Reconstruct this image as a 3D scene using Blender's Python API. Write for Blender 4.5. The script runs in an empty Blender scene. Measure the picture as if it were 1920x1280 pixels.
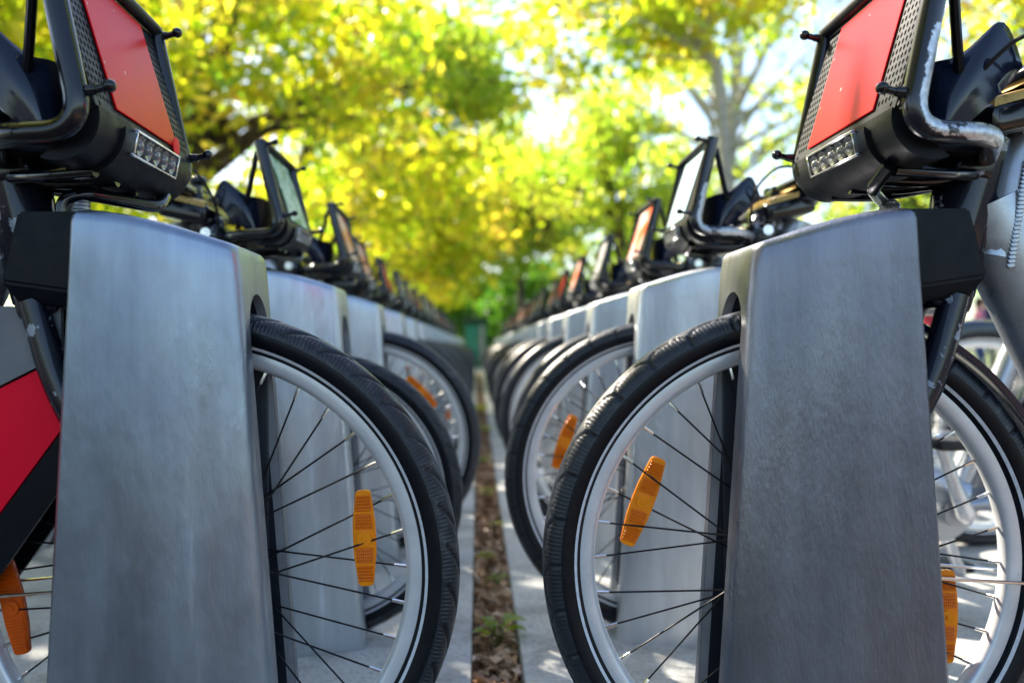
import bpy, bmesh, math, random
import numpy as np
from mathutils import Vector, Matrix
R = math.radians
PI = math.pi
random.seed(7)
SC = bpy.context.scene
COL = SC.collection

# ------------------------------------------------------------------ camera, light
FPX = 1667.0                                   # focal length in pixels of a 1920 wide picture
CAMZ = 0.61
cd = bpy.data.cameras.new('camera')
cam = bpy.data.objects.new('camera', cd); COL.objects.link(cam)
cam.location = (0, 0, CAMZ)
cam.rotation_euler = (R(90), R(0.45), 0)
cd.sensor_width = 36.0
cd.lens = 36.0 * FPX / 1920.0
cd.shift_x = 65 / 1920.0
cd.shift_y = 8 / 1920.0
cd.clip_start = 0.02
cd.clip_end = 3000
cd.dof.use_dof = True
cd.dof.focus_distance = 1.14
cd.dof.aperture_fstop = 2.8
SC.camera = cam

SUN_EL, SUN_AZ = R(40), R(-38)                 # azimuth from +Y, negative = to the left
SUN_DIR = Vector((math.sin(SUN_AZ) * math.cos(SUN_EL), math.cos(SUN_AZ) * math.cos(SUN_EL), math.sin(SUN_EL)))
world = bpy.data.worlds.new('World'); SC.world = world
world.use_nodes = True
wn = world.node_tree
bg = wn.nodes['Background']
sky = wn.nodes.new('ShaderNodeTexSky'); sky.sky_type = 'NISHITA'
sky.sun_disc = False
sky.sun_elevation = SUN_EL
sky.sun_rotation = SUN_AZ
sky.air_density = 1.0; sky.dust_density = 1.2; sky.ozone_density = 1.0
wn.links.new(sky.outputs['Color'], bg.inputs['Color'])
bg.inputs['Strength'].default_value = 0.10
sl = bpy.data.lights.new('sun', 'SUN'); sun = bpy.data.objects.new('sun', sl); COL.objects.link(sun)
sl.energy = 5.0; sl.angle = R(0.5); sl.color = (1.0, 0.90, 0.74)
sun.rotation_euler = SUN_DIR.to_track_quat('Z', 'Y').to_euler()
vs = SC.view_settings
vs.view_transform = 'Standard'; vs.look = 'None'; vs.gamma = 1.0; vs.use_curve_mapping = False
vs.exposure = 1.82
SC.cycles.max_bounces = 8
SC.cycles.diffuse_bounces = 4
SC.cycles.transmission_bounces = 6
SC.cycles.transparent_max_bounces = 8

# ------------------------------------------------------------------ materials
def new_mat(name):
    m = bpy.data.materials.new(name); m.use_nodes = True
    return m, m.node_tree, m.node_tree.nodes['Principled BSDF']

def nd(nt, kind, **kw):
    n = nt.nodes.new(kind)
    for k, v in kw.items(): setattr(n, k, v)
    return n

def coords(nt, scale=(1, 1, 1), kind='Object'):
    tc = nd(nt, 'ShaderNodeTexCoord'); mp = nd(nt, 'ShaderNodeMapping')
    mp.inputs['Scale'].default_value = scale
    nt.links.new(tc.outputs[kind], mp.inputs['Vector'])
    return mp.outputs['Vector']

def noise(nt, vec, scale, detail=4, rough=0.6):
    n = nd(nt, 'ShaderNodeTexNoise'); n.inputs['Scale'].default_value = scale
    n.inputs['Detail'].default_value = detail; n.inputs['Roughness'].default_value = rough
    nt.links.new(vec, n.inputs['Vector'])
    return n.outputs['Fac']

def ramp(nt, fac, stops):
    r = nd(nt, 'ShaderNodeValToRGB')
    el = r.color_ramp.elements
    while len(el) < len(stops): el.new(0.5)
    for e, (p, c) in zip(el, stops):
        e.position = p; e.color = (*c, 1) if len(c) == 3 else c
    nt.links.new(fac, r.inputs['Fac'])
    return r.outputs['Color']

def bump(nt, p, h, strength, dist=0.002, prev=None):
    b = nd(nt, 'ShaderNodeBump'); b.inputs['Strength'].default_value = strength
    b.inputs['Distance'].default_value = dist
    nt.links.new(h, b.inputs['Height'])
    if prev is not None: nt.links.new(prev, b.inputs['Normal'])
    nt.links.new(b.outputs['Normal'], p.inputs['Normal'])
    return b.outputs['Normal']

def setp(p, base=None, rough=None, metal=None, coat=None, spec=None):
    if base is not None: p.inputs['Base Color'].default_value = (*base, 1)
    if rough is not None: p.inputs['Roughness'].default_value = rough
    if metal is not None: p.inputs['Metallic'].default_value = metal
    if coat is not None: p.inputs['Coat Weight'].default_value = coat; p.inputs['Coat Roughness'].default_value = 0.08
    if spec is not None: p.inputs['Specular IOR Level'].default_value = spec

def simple(name, base, rough, metal=0.0, coat=None, var=0.12, vscale=18.0, bmp=0.0, bscale=300.0, spec=None):
    """A plain finish with mottled colour, uneven gloss and optional fine relief."""
    m, nt, p = new_mat(name)
    setp(p, base, rough, metal, coat, spec)
    v = coords(nt)
    f = noise(nt, v, vscale, 6, 0.65)
    a = tuple(max(0, c * (1 - var)) for c in base); b = tuple(min(1, c * (1 + var)) for c in base)
    nt.links.new(ramp(nt, f, [(0.3, a), (0.7, b)]), p.inputs['Base Color'])
    mr = nd(nt, 'ShaderNodeMapRange'); nt.links.new(noise(nt, v, vscale * 2.3, 5), mr.inputs['Value'])
    mr.inputs['From Min'].default_value = 0.3; mr.inputs['From Max'].default_value = 0.7
    mr.inputs['To Min'].default_value = max(0.03, rough * 0.8); mr.inputs['To Max'].default_value = min(1, rough * 1.25)
    nt.links.new(mr.outputs['Result'], p.inputs['Roughness'])
    if bmp: bump(nt, p, noise(nt, v, bscale, 3), bmp)
    return m

def dock_paint(name, tint, grain=0.5):
    """Satin metallic grey coat, brushed upwards, with pale run marks and dull patches."""
    m, nt, p = new_mat(name)
    t = tint
    setp(p, t, 0.42, 0.88)
    v = coords(nt)
    vs_ = coords(nt, (26, 26, 2.2))
    streak = noise(nt, vs_, 1.0, 5, 0.6)
    cloud = noise(nt, coords(nt, (5, 5, 2.4)), 1.0, 4, 0.55)
    mx = nd(nt, 'ShaderNodeMix', data_type='RGBA', blend_type='MULTIPLY')
    nt.links.new(ramp(nt, streak, [(0.30, tuple(c * 0.84 for c in t)), (0.50, t), (0.66, tuple(min(1, c * 1.12) for c in t)), (0.74, tuple(min(1, c * 1.42) for c in t))]), mx.inputs['A'])
    nt.links.new(ramp(nt, cloud, [(0.34, (0.76, 0.79, 0.84)), (0.66, (1, 1, 1))]), mx.inputs['B'])
    mx.inputs['Factor'].default_value = 1.0
    # thin scratches and nicks
    sc_ = ramp(nt, noise(nt, coords(nt, (260, 260, 14)), 1.0, 2, 0.5), [(0.80, (0, 0, 0)), (0.83, (1, 1, 1))])
    mx2 = nd(nt, 'ShaderNodeMix', data_type='RGBA'); nt.links.new(sc_, mx2.inputs['Factor'])
    nt.links.new(mx.outputs['Result'], mx2.inputs['A']); mx2.inputs['B'].default_value = (*[min(1, c * 1.5) for c in t], 1)
    nt.links.new(mx2.outputs['Result'], p.inputs['Base Color'])
    mr = nd(nt, 'ShaderNodeMapRange'); nt.links.new(noise(nt, coords(nt, (9, 9, 3)), 1.0, 5), mr.inputs['Value'])
    mr.inputs['From Min'].default_value = 0.3; mr.inputs['From Max'].default_value = 0.7
    mr.inputs['To Min'].default_value = 0.24; mr.inputs['To Max'].default_value = 0.44
    nt.links.new(mr.outputs['Result'], p.inputs['Roughness'])
    n1 = bump(nt, p, noise(nt, coords(nt, (330, 330, 75)), 1.0, 3, 0.6), grain, 0.0016)
    bump(nt, p, noise(nt, coords(nt, (14, 14, 5)), 1.0, 3), 0.32, 0.008, n1)
    return m

M = {}
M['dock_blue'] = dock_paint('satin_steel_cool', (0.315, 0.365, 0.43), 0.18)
M['dock_pale'] = dock_paint('satin_steel_clean', (0.70, 0.72, 0.76), 0.25)  # same steel; open light on the farther right docks painted in
M['dock_light'] = dock_paint('satin_steel_light', (0.48, 0.54, 0.60), 0.2)  # same steel, with the brighter aisle light on the left row painted in
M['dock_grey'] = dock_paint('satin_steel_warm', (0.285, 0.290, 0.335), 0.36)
M['slot'] = simple('dark_slot_paint', (0.014, 0.018, 0.030), 0.4, 0.2, bmp=0.1)
M['slot_lip'] = simple('slot_lip_steel', (0.42, 0.44, 0.48), 0.4, 0.6)
M['gloss_black'] = simple('gloss_black_enamel', (0.004, 0.005, 0.009), 0.13, 0.0, coat=0.2, var=0.4, bmp=0.02, bscale=60)
M['guard'] = simple('glossy_navy_plastic', (0.006, 0.011, 0.030), 0.12, 0.0, coat=0.2, var=0.3, bmp=0.03, bscale=25)
M['matt_black'] = simple('matt_black_powder_coat', (0.008, 0.009, 0.012), 0.42, 0.0, var=0.25, bmp=0.12, bscale=900, spec=0.15)
M['box_black'] = simple('satin_black_casting', (0.003, 0.005, 0.009), 0.36, 0.0, var=0.2, bmp=0.06, bscale=500, spec=0.16)
M['grip'] = simple('black_rubber_grip', (0.012, 0.012, 0.013), 0.6, 0.0, bmp=0.15, bscale=400)
M['tyre_side'] = simple('tyre_rubber', (0.003, 0.0045, 0.008), 0.36, 0.0, var=0.45, vscale=40, bmp=0.15, bscale=500, spec=0.25)
M['chrome'] = simple('bright_metal', (0.75, 0.76, 0.78), 0.2, 1.0, var=0.06)
M['spoke'] = simple('black_spoke', (0.010, 0.010, 0.013), 0.38, 0.2, spec=0.3)
M['silver'] = simple('silver_lacquered_frame', (0.40, 0.43, 0.47), 0.3, 0.75, var=0.08, bmp=0.04, bscale=700)
M['gold'] = simple('bronze_trim', (0.46, 0.31, 0.11), 0.28, 0.6)
M['alloy'] = simple('cast_alloy_crank', (0.62, 0.64, 0.68), 0.3, 0.8)
M['red_guard'] = simple('red_plastic_mudguard', (0.86, 0.004, 0.030), 0.42, 0.0, var=0.06, vscale=6, spec=0.12)
M['lens'] = simple('headlight_reflector', (0.16, 0.16, 0.16), 0.18, 0.9, var=0.5, vscale=150)
M['led'] = simple('clear_led_dome', (0.22, 0.22, 0.21), 0.06, 0.3, coat=0.6)
M['cable'] = simple('grey_cable', (0.30, 0.30, 0.30), 0.4)
M['wood_bark'] = simple('brown_bark', (0.075, 0.055, 0.042), 0.9, var=0.4, vscale=9, bmp=0.6, bscale=25)
M['pale_bark'] = simple('grey_bark', (0.46, 0.43, 0.40), 0.9, var=0.3, vscale=9, bmp=0.6, bscale=25)  # haze before the trunk painted in as lighter bark
M['cab_green'] = simple('green_cabinet_paint', (0.015, 0.16, 0.085), 0.45)
M['cab_dark'] = simple('dark_cabinet_roof', (0.012, 0.045, 0.035), 0.5)
M['cab_grey'] = simple('grey_post_paint', (0.42, 0.42, 0.42), 0.5)
M['teal'] = simple('teal_cabinet_panel', (0.03, 0.30, 0.22), 0.4)

def rim_paint():
    m, nt, p = new_mat('scuffed_silver_rim')
    setp(p, (0.55, 0.57, 0.6), 0.33, 0.4)
    v = coords(nt)
    base = ramp(nt, noise(nt, v, 22, 6), [(0.3, (0.62, 0.64, 0.67)), (0.7, (0.76, 0.78, 0.80))])
    sc = ramp(nt, noise(nt, v, 130, 7, 0.8), [(0.62, (0, 0, 0)), (0.69, (1, 1, 1))])
    area = ramp(nt, noise(nt, v, 7, 3), [(0.48, (0, 0, 0)), (0.62, (1, 1, 1))])
    mul = nd(nt, 'ShaderNodeMath', operation='MULTIPLY'); nt.links.new(sc, mul.inputs[0]); nt.links.new(area, mul.inputs[1])
    mx = nd(nt, 'ShaderNodeMix', data_type='RGBA'); nt.links.new(mul.outputs[0], mx.inputs['Factor'])
    nt.links.new(base, mx.inputs['A']); mx.inputs['B'].default_value = (0.09, 0.09, 0.10, 1)
    nt.links.new(mx.outputs['Result'], p.inputs['Base Color'])
    bump(nt, p, noise(nt, v, 300, 3), 0.06)
    return m
M['rim'] = rim_paint()

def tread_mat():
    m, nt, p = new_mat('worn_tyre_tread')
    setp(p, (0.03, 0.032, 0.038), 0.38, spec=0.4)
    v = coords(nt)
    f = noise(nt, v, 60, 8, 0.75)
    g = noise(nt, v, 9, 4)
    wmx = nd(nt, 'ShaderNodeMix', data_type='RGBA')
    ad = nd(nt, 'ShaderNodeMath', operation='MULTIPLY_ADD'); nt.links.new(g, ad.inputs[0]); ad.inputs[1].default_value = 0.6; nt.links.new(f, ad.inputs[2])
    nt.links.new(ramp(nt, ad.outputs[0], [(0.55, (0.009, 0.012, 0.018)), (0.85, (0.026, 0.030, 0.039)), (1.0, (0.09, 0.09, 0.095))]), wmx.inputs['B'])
    at = nd(nt, 'ShaderNodeAttribute'); at.attribute_name = 'worn'; nt.links.new(at.outputs['Fac'], wmx.inputs['Factor'])  # groove shade and glancing light on the raised tread painted in by depth
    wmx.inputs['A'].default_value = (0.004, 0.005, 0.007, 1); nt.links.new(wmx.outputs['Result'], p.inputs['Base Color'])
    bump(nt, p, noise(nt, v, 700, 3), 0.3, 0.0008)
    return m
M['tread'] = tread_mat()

def stripe_mat():
    m, nt, p = new_mat('worn_reflective_stripe')
    setp(p, (0.6, 0.62, 0.65), 0.4)
    v = coords(nt)
    nt.links.new(ramp(nt, noise(nt, v, 90, 8, 0.8), [(0.30, (0.06, 0.06, 0.07)), (0.38, (0.60, 0.62, 0.66)), (0.7, (0.82, 0.84, 0.87))]), p.inputs['Base Color'])
    return m
M['stripe'] = stripe_mat()

def worn_tube():
    m, nt, p = new_mat('chipped_black_enamel')
    setp(p, (0.01, 0.011, 0.016), 0.2, coat=0.3)
    at = nd(nt, 'ShaderNodeAttribute'); at.attribute_name = 'wear'
    v = coords(nt)
    ad = nd(nt, 'ShaderNodeMath', operation='MULTIPLY_ADD')
    nt.links.new(noise(nt, v, 38, 9, 0.72), ad.inputs[0]); ad.inputs[1].default_value = 0.9; nt.links.new(at.outputs['Fac'], ad.inputs[2])
    k = ramp(nt, ad.outputs[0], [(0.90, (0, 0, 0)), (0.93, (1, 1, 1))])
    mx = nd(nt, 'ShaderNodeMix', data_type='RGBA'); nt.links.new(k, mx.inputs['Factor'])
    mx.inputs['A'].default_value = (0.010, 0.011, 0.018, 1)
    nt.links.new(ramp(nt, noise(nt, v, 160, 6), [(0.3, (0.36, 0.39, 0.44)), (0.7, (0.72, 0.75, 0.78))]), mx.inputs['B'])
    nt.links.new(k, p.inputs['Metallic'])
    nt.links.new(mx.outputs['Result'], p.inputs['Base Color'])
    mr = nd(nt, 'ShaderNodeMapRange'); nt.links.new(k, mr.inputs['Value']); mr.inputs['To Min'].default_value = 0.18; mr.inputs['To Max'].default_value = 0.45
    nt.links.new(mr.outputs['Result'], p.inputs['Roughness'])
    bump(nt, p, k, -0.4, 0.0006)
    return m
M['worn_black'] = worn_tube()
def chipped():
    m, nt, p = new_mat('chipped_navy_enamel')
    setp(p, (0.01, 0.011, 0.016), 0.16)
    v = coords(nt)
    k = ramp(nt, noise(nt, v, 42, 6, 0.62), [(0.60, (0, 0, 0)), (0.62, (1, 1, 1))])
    mx = nd(nt, 'ShaderNodeMix', data_type='RGBA'); nt.links.new(k, mx.inputs['Factor'])
    mx.inputs['A'].default_value = (0.007, 0.009, 0.018, 1); mx.inputs['B'].default_value = (0.26, 0.30, 0.36, 1)
    nt.links.new(mx.outputs['Result'], p.inputs['Base Color'])
    bump(nt, p, k, -0.35, 0.0006)
    return m
M['chipped'] = chipped()

def amber():
    """Clear orange plastic with fine prism ribs; light shines through."""
    m, nt, p = new_mat('amber_reflector_plastic')
    setp(p, (1.0, 0.27, 0.002), 0.12, 0.0)
    v = coords(nt)
    w = nd(nt, 'ShaderNodeTexWave'); w.bands_direction = 'X'; w.inputs['Scale'].default_value = 130; w.inputs['Distortion'].default_value = 0
    w2 = nd(nt, 'ShaderNodeTexWave'); w2.bands_direction = 'Z'; w2.inputs['Scale'].default_value = 75; w2.inputs['Distortion'].default_value = 0
    nt.links.new(v, w.inputs['Vector']); nt.links.new(v, w2.inputs['Vector'])
    ad = nd(nt, 'ShaderNodeMath', operation='ADD'); nt.links.new(w.outputs['Fac'], ad.inputs[0]); nt.links.new(w2.outputs['Fac'], ad.inputs[1])
    bump(nt, p, ad.outputs[0], 0.7, 0.0012)
    tr = nd(nt, 'ShaderNodeBsdfTranslucent'); tr.inputs['Color'].default_value = (1.0, 0.33, 0.003, 1)
    mx = nd(nt, 'ShaderNodeMixShader'); mx.inputs['Fac'].default_value = 0.40
    out = nt.nodes['Material Output']
    nt.links.new(p.outputs[0], mx.inputs[1]); nt.links.new(tr.outputs[0], mx.inputs[2]); nt.links.new(mx.outputs[0], out.inputs['Surface'])
    return m
M['amber'] = amber()
M['amber_red'] = simple('dirty_orange_reflector', (0.72, 0.10, 0.003), 0.2, var=0.25, bmp=0.2)
M['amber_smooth'] = simple('amber_plastic', (1.0, 0.27, 0.003), 0.2, coat=0.1)

def poster(name, cols, scale=3.0, rough=0.3, spot=True):
    m, nt, p = new_mat(name)
    setp(p, cols[0], rough, 0.0, spec=0.05)
    v = coords(nt)
    n = len(cols)
    if n > 1:
        st = [(0.25 + 0.5 * i / (n - 1), c) for i, c in enumerate(cols)]
        c = ramp(nt, noise(nt, v, scale, 3, 0.5), st)
    else:
        c = ramp(nt, noise(nt, v, 8, 5), [(0.3, tuple(x * 0.92 for x in cols[0])), (0.7, tuple(min(1, x * 1.06) for x in cols[0]))])
    if spot:
        s = ramp(nt, noise(nt, v, 75, 3, 0.5), [(0.735, (0, 0, 0)), (0.76, (1, 1, 1))])
        mx = nd(nt, 'ShaderNodeMix', data_type='RGBA'); nt.links.new(s, mx.inputs['Factor'])
        nt.links.new(c, mx.inputs['A']); mx.inputs['B'].default_value = (0.75, 0.5, 0.48, 1)
        c = mx.outputs['Result']
    nt.links.new(c, p.inputs['Base Color'])
    bump(nt, p, noise(nt, v, 40, 4), 0.05, 0.002)
    return m
P_RED = poster('red_poster', [(0.74, 0.004, 0.010)])
P_RED2 = poster('faded_red_poster', [(0.72, 0.022, 0.026)])
P_PALE = poster('pale_cyan_poster', [(0.52, 0.72, 0.78)], spot=False)
P_GREEN = poster('green_picture_poster', [(0.03, 0.13, 0.07), (0.06, 0.25, 0.12), (0.55, 0.68, 0.62), (0.10, 0.30, 0.16), (0.62, 0.60, 0.25)], 26, spot=False)  # pale tone among the printed greens is a painted reflection
P_MIX = poster('orange_and_white_poster', [(0.74, 0.10, 0.03), (0.72, 0.12, 0.04), (0.80, 0.74, 0.70), (0.72, 0.10, 0.03)], 9, spot=False)
P_SUNLIT = poster('cream_poster', [(0.78, 0.62, 0.40), (0.82, 0.72, 0.55)], 9, spot=False)  # warm sun on the far baskets put into the poster colour
P_BW = poster('black_and_white_poster', [(0.05, 0.05, 0.06), (0.75, 0.75, 0.75), (0.06, 0.06, 0.06), (0.7, 0.7, 0.72)], 20, spot=False)

def concrete(name, a, b, speck=0.5):
    m, nt, p = new_mat(name)
    setp(p, a, 0.85)
    v = coords(nt)
    c1 = ramp(nt, noise(nt, v, 2.2, 6, 0.6), [(0.3, a), (0.7, b)])
    c2 = ramp(nt, noise(nt, v, 85, 5, 0.7), [(0.32, (1 - speck,) * 3), (0.5, (1, 1, 1)), (0.72, (1 + 0.0, 1, 1))])
    mx = nd(nt, 'ShaderNodeMix', data_type='RGBA', blend_type='MULTIPLY'); mx.inputs['Factor'].default_value = 1
    nt.links.new(c1, mx.inputs['A']); nt.links.new(c2, mx.inputs['B'])
    st = ramp(nt, noise(nt, v, 6, 5, 0.65), [(0.38, (0.6, 0.58, 0.56)), (0.52, (1, 1, 1))])
    mx2 = nd(nt, 'ShaderNodeMix', data_type='RGBA', blend_type='MULTIPLY'); mx2.inputs['Factor'].default_value = 0.8
    nt.links.new(mx.outputs['Result'], mx2.inputs['A']); nt.links.new(st, mx2.inputs['B'])
    nt.links.new(mx2.outputs['Result'], p.inputs['Base Color'])
    n1 = bump(nt, p, noise(nt, v, 120, 6, 0.7), 0.6, 0.004)
    bump(nt, p, noise(nt, v, 18, 4), 0.3, 0.01, n1)
    return m
M['concrete'] = concrete('worn_concrete', (0.46, 0.465, 0.47), (0.60, 0.60, 0.58))
M['paving'] = concrete('pale_paving', (0.33, 0.31, 0.29), (0.42, 0.40, 0.37), 0.3)
M['asphalt'] = concrete('dark_asphalt', (0.05, 0.05, 0.052), (0.085, 0.083, 0.08), 0.5)
M['soil'] = concrete('brown_soil', (0.14, 0.080, 0.048), (0.24, 0.15, 0.095), 0.5)
M['lawn'] = concrete('lawn_turf', (0.09, 0.13, 0.03), (0.16, 0.19, 0.05), 0.5)

def leaf_mat(name, cols, trans, tfac=0.55, clump=1.1):
    """Thin leaf: reflects and lets light through; hue differs from leaf to leaf."""
    m = bpy.data.materials.new(name); m.use_nodes = True
    nt = m.node_tree; nt.nodes.clear()
    out = nd(nt, 'ShaderNodeOutputMaterial')
    geo = nd(nt, 'ShaderNodeNewGeometry')
    n = len(cols)
    # neighbouring leaves turn together: whole sprays are greener or more golden
    f = noise(nt, coords(nt), clump, 3, 0.5)
    m_a = nd(nt, 'ShaderNodeMath', operation='MULTIPLY_ADD'); nt.links.new(f, m_a.inputs[0]); m_a.inputs[1].default_value = 2.0; m_a.inputs[2].default_value = -0.72
    m_b = nd(nt, 'ShaderNodeMath', operation='MULTIPLY_ADD'); nt.links.new(geo.outputs['Random Per Island'], m_b.inputs[0]); m_b.inputs[1].default_value = 0.50; nt.links.new(m_a.outputs[0], m_b.inputs[2]); m_b.use_clamp = True
    c = ramp(nt, m_b.outputs[0], [(i / (n - 1), c) for i, c in enumerate(cols)])
    t = ramp(nt, m_b.outputs[0], [(i / (n - 1), c) for i, c in enumerate(trans)])
    d = nd(nt, 'ShaderNodeBsdfDiffuse'); tr = nd(nt, 'ShaderNodeBsdfTranslucent'); gl = nd(nt, 'ShaderNodeBsdfGlossy')
    gl.inputs['Roughness'].default_value = 0.28
    nt.links.new(c, d.inputs['Color']); nt.links.new(t, tr.inputs['Color'])
    m1 = nd(nt, 'ShaderNodeMixShader'); m1.inputs['Fac'].default_value = tfac
    nt.links.new(d.outputs[0], m1.inputs[1]); nt.links.new(tr.outputs[0], m1.inputs[2])
    m2 = nd(nt, 'ShaderNodeMixShader'); m2.inputs['Fac'].default_value = 0.05
    nt.links.new(m1.outputs[0], m2.inputs[1]); nt.links.new(gl.outputs[0], m2.inputs[2])
    nt.links.new(m2.outputs[0], out.inputs['Surface'])
    return m
M['leaf_yellow'] = leaf_mat('yellow_green_leaf',
    [(0.05, 0.12, 0.010), (0.18, 0.24, 0.014), (0.34, 0.31, 0.016), (0.55, 0.36, 0.06)],
    [(0.20, 0.48, 0.015), (0.54, 0.74, 0.018), (0.92, 0.84, 0.028), (1.0, 0.72, 0.12)], 0.68)
M['leaf_lime'] = leaf_mat('lime_leaf',
    [(0.08, 0.14, 0.015), (0.16, 0.22, 0.02), (0.26, 0.27, 0.03)],
    [(0.26, 0.54, 0.03), (0.54, 0.74, 0.04), (0.92, 0.84, 0.09)], 0.66)
M['leaf_green'] = leaf_mat('green_leaf',
    [(0.025, 0.085, 0.010), (0.05, 0.13, 0.012), (0.09, 0.17, 0.02)],
    [(0.08, 0.32, 0.02), (0.15, 0.42, 0.025), (0.30, 0.52, 0.04)], 0.5)
M['litter'] = leaf_mat('leaf_litter', [(0.16, 0.080, 0.042), (0.34, 0.18, 0.095), (0.50, 0.32, 0.19), (0.66, 0.52, 0.40)],
    [(0.1, 0.05, 0.02), (0.15, 0.09, 0.04), (0.25, 0.15, 0.08), (0.3, 0.2, 0.1)], 0.15, 9.0)

# ------------------------------------------------------------------ mesh helpers
class MB:
    """Collects geometry and links it as ONE mesh object."""
    def __init__(s): s.v = []; s.f = []; s.m = []; s.wear = None
    def add(s, verts, faces, mi=0):
        o = len(s.v); s.v += [tuple(p) for p in verts]
        for f in faces: s.f.append(tuple(i + o for i in f)); s.m.append(mi)
    def box(s, c, size, rot=None, mi=0, bev=0.0, seg=2):
        bm = bmesh.new(); bmesh.ops.create_cube(bm, size=1.0)
        bmesh.ops.scale(bm, vec=size, verts=bm.verts)
        if bev: bmesh.ops.bevel(bm, geom=list(bm.edges), offset=bev, segments=seg, profile=0.6, affect='EDGES')
        if rot is not None: bmesh.ops.transform(bm, matrix=rot.to_4x4(), verts=bm.verts)
        bmesh.ops.translate(bm, vec=c, verts=bm.verts)
        s.bm(bm, mi)
    def bm(s, bm, mi=0):
        bm.verts.index_update()
        s.add([v.co[:] for v in bm.verts], [[v.index for v in f.verts] for f in bm.faces], mi); bm.free()
    def tube(s, pts, r, n=10, mi=0, caps=True, flat=1.0):
        pts = [Vector(p) for p in pts]; k = len(pts)
        rs = r if isinstance(r, (list, tuple)) else [r] * k
        tang = [(pts[min(i + 1, k - 1)] - pts[max(i - 1, 0)]).normalized() for i in range(k)]
        up = Vector((0, 0, 1)) if abs(tang[0].z) < 0.9 else Vector((1, 0, 0))
        nrm = (up - tang[0] * up.dot(tang[0])).normalized()
        verts = []; self_w = []
        for i in range(k):
            nrm = (nrm - tang[i] * nrm.dot(tang[i])).normalized(); bn = tang[i].cross(nrm)
            for j in range(n):
                a = 2 * PI * j / n
                verts.append(pts[i] + nrm * (rs[i] * math.cos(a)) + bn * (rs[i] * flat * math.sin(a)))
        faces = [(i * n + j, i * n + (j + 1) % n, (i + 1) * n + (j + 1) % n, (i + 1) * n + j) for i in range(k - 1) for j in range(n)]
        if caps: faces += [tuple(range(n - 1, -1, -1)), tuple((k - 1) * n + j for j in range(n))]
        s.add(verts, faces, mi)
    def lathe_y(s, prof, n=48, a0=0.0, a1=2 * PI, mi=0, closed_prof=False, c=(0, 0, 0)):
        """prof = [(radius, y)]; turned about the Y axis."""
        full = abs(a1 - a0 - 2 * PI) < 1e-6; k = len(prof)
        cnt = n if full else n + 1
        verts = []
        for i in range(cnt):
            a = a0 + (a1 - a0) * i / n
            for r_, y in prof: verts.append((c[0] + r_ * math.cos(a), c[1] + y, c[2] + r_ * math.sin(a)))
        faces = []
        for i in range(n):
            i2 = (i + 1) % cnt
            for j in range(k if closed_prof else k - 1):
                j2 = (j + 1) % k
                faces.append((i * k + j, i2 * k + j, i2 * k + j2, i * k + j2))
        s.add(verts, faces, mi)
    def ball(s, c, r, mi=0, sub=2, sc=(1, 1, 1)):
        bm = bmesh.new(); bmesh.ops.create_icosphere(bm, subdivisions=sub, radius=r)
        bmesh.ops.scale(bm, vec=sc, verts=bm.verts); bmesh.ops.translate(bm, vec=c, verts=bm.verts); s.bm(bm, mi)
    def cyl(s, a, b, r, n=12, mi=0, r2=None):
        s.tube([a, b], [r, r if r2 is None else r2], n, mi)
    def mesh(s, name, mats, smooth=True, angle=38):
        me = bpy.data.meshes.new(name); me.from_pydata(s.v, [], s.f)
        for m in (mats if isinstance(mats, (list, tuple)) else [mats]): me.materials.append(m)
        me.polygons.foreach_set('material_index', s.m)
        bm = bmesh.new(); bm.from_mesh(me); bmesh.ops.recalc_face_normals(bm, faces=bm.faces); bm.to_mesh(me); bm.free()
        if smooth:
            me.polygons.foreach_set('use_smooth', [True] * len(me.polygons)); me.set_sharp_from_angle(angle=R(angle))
        me.update(); return me
    def build(s, name, mats, parent=None, loc=(0, 0, 0), smooth=True, angle=38):
        return link(name, s.mesh(name, mats, smooth, angle), parent, loc)

def link(name, me, parent=None, loc=(0, 0, 0)):
    o = bpy.data.objects.new(name, me); COL.objects.link(o); o.location = loc
    if parent is not None: o.parent = parent
    return o

def tag(o, label=None, cat=None, group=None, kind=None):
    if label: o['label'] = label
    if cat: o['category'] = cat
    if group: o['group'] = group
    if kind: o['kind'] = kind
    return o

def thing(name, label, cat, loc=(0, 0, 0), rz=0.0, group=None):
    o = link(name, None, None, loc); o.rotation_euler = (0, 0, rz); o.empty_display_size = 0.1
    return tag(o, label, cat, group)

def copy_tree(o, parent=None):
    c = o.copy(); COL.objects.link(c)
    if parent is not None: c.parent = parent
    for ch in list(o.children): copy_tree(ch, c)
    return c

def rounded(pts, rad, seg=6):
    """Polyline with its corners rounded."""
    pts = [Vector(p) for p in pts]; out = [pts[0]]
    for i in range(1, len(pts) - 1):
        a, b, c = pts[i - 1], pts[i], pts[i + 1]
        rr = min(rad, (a - b).length * 0.45, (c - b).length * 0.45)
        p0 = b + (a - b).normalized() * rr; p1 = b + (c - b).normalized() * rr
        for k in range(seg + 1):
            t = k / seg; out.append(p0 * (1 - t) ** 2 + b * 2 * t * (1 - t) + p1 * t * t)
    out.append(pts[-1]); return out

# ------------------------------------------------------------------ setting: ground
def sheet(name, x0, x1, y0, y1, z, m, kind='structure'):
    b = MB(); b.add([(x0, y0, z), (x1, y0, z), (x1, y1, z), (x0, y1, z)], [(0, 1, 2, 3)])
    return tag(b.build(name, m), kind=kind)
sheet('ground', -900, 900, -900, 900, -0.10, M['asphalt'])
sheet('path', 2.9, 30, 21.5, 24.5, -0.088, M['paving'])
sheet('lawn', 3.4, 60, 24.5, 90, -0.092, M['lawn'])
sheet('lawn', -60, -3.2, 3.0, 90, -0.092, M['lawn'])
SOIL0, SOIL1 = -0.016, 0.082
sheet('soil', SOIL0 - 0.03, SOIL1 + 0.03, -4, 24, -0.045, M['soil'])

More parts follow.
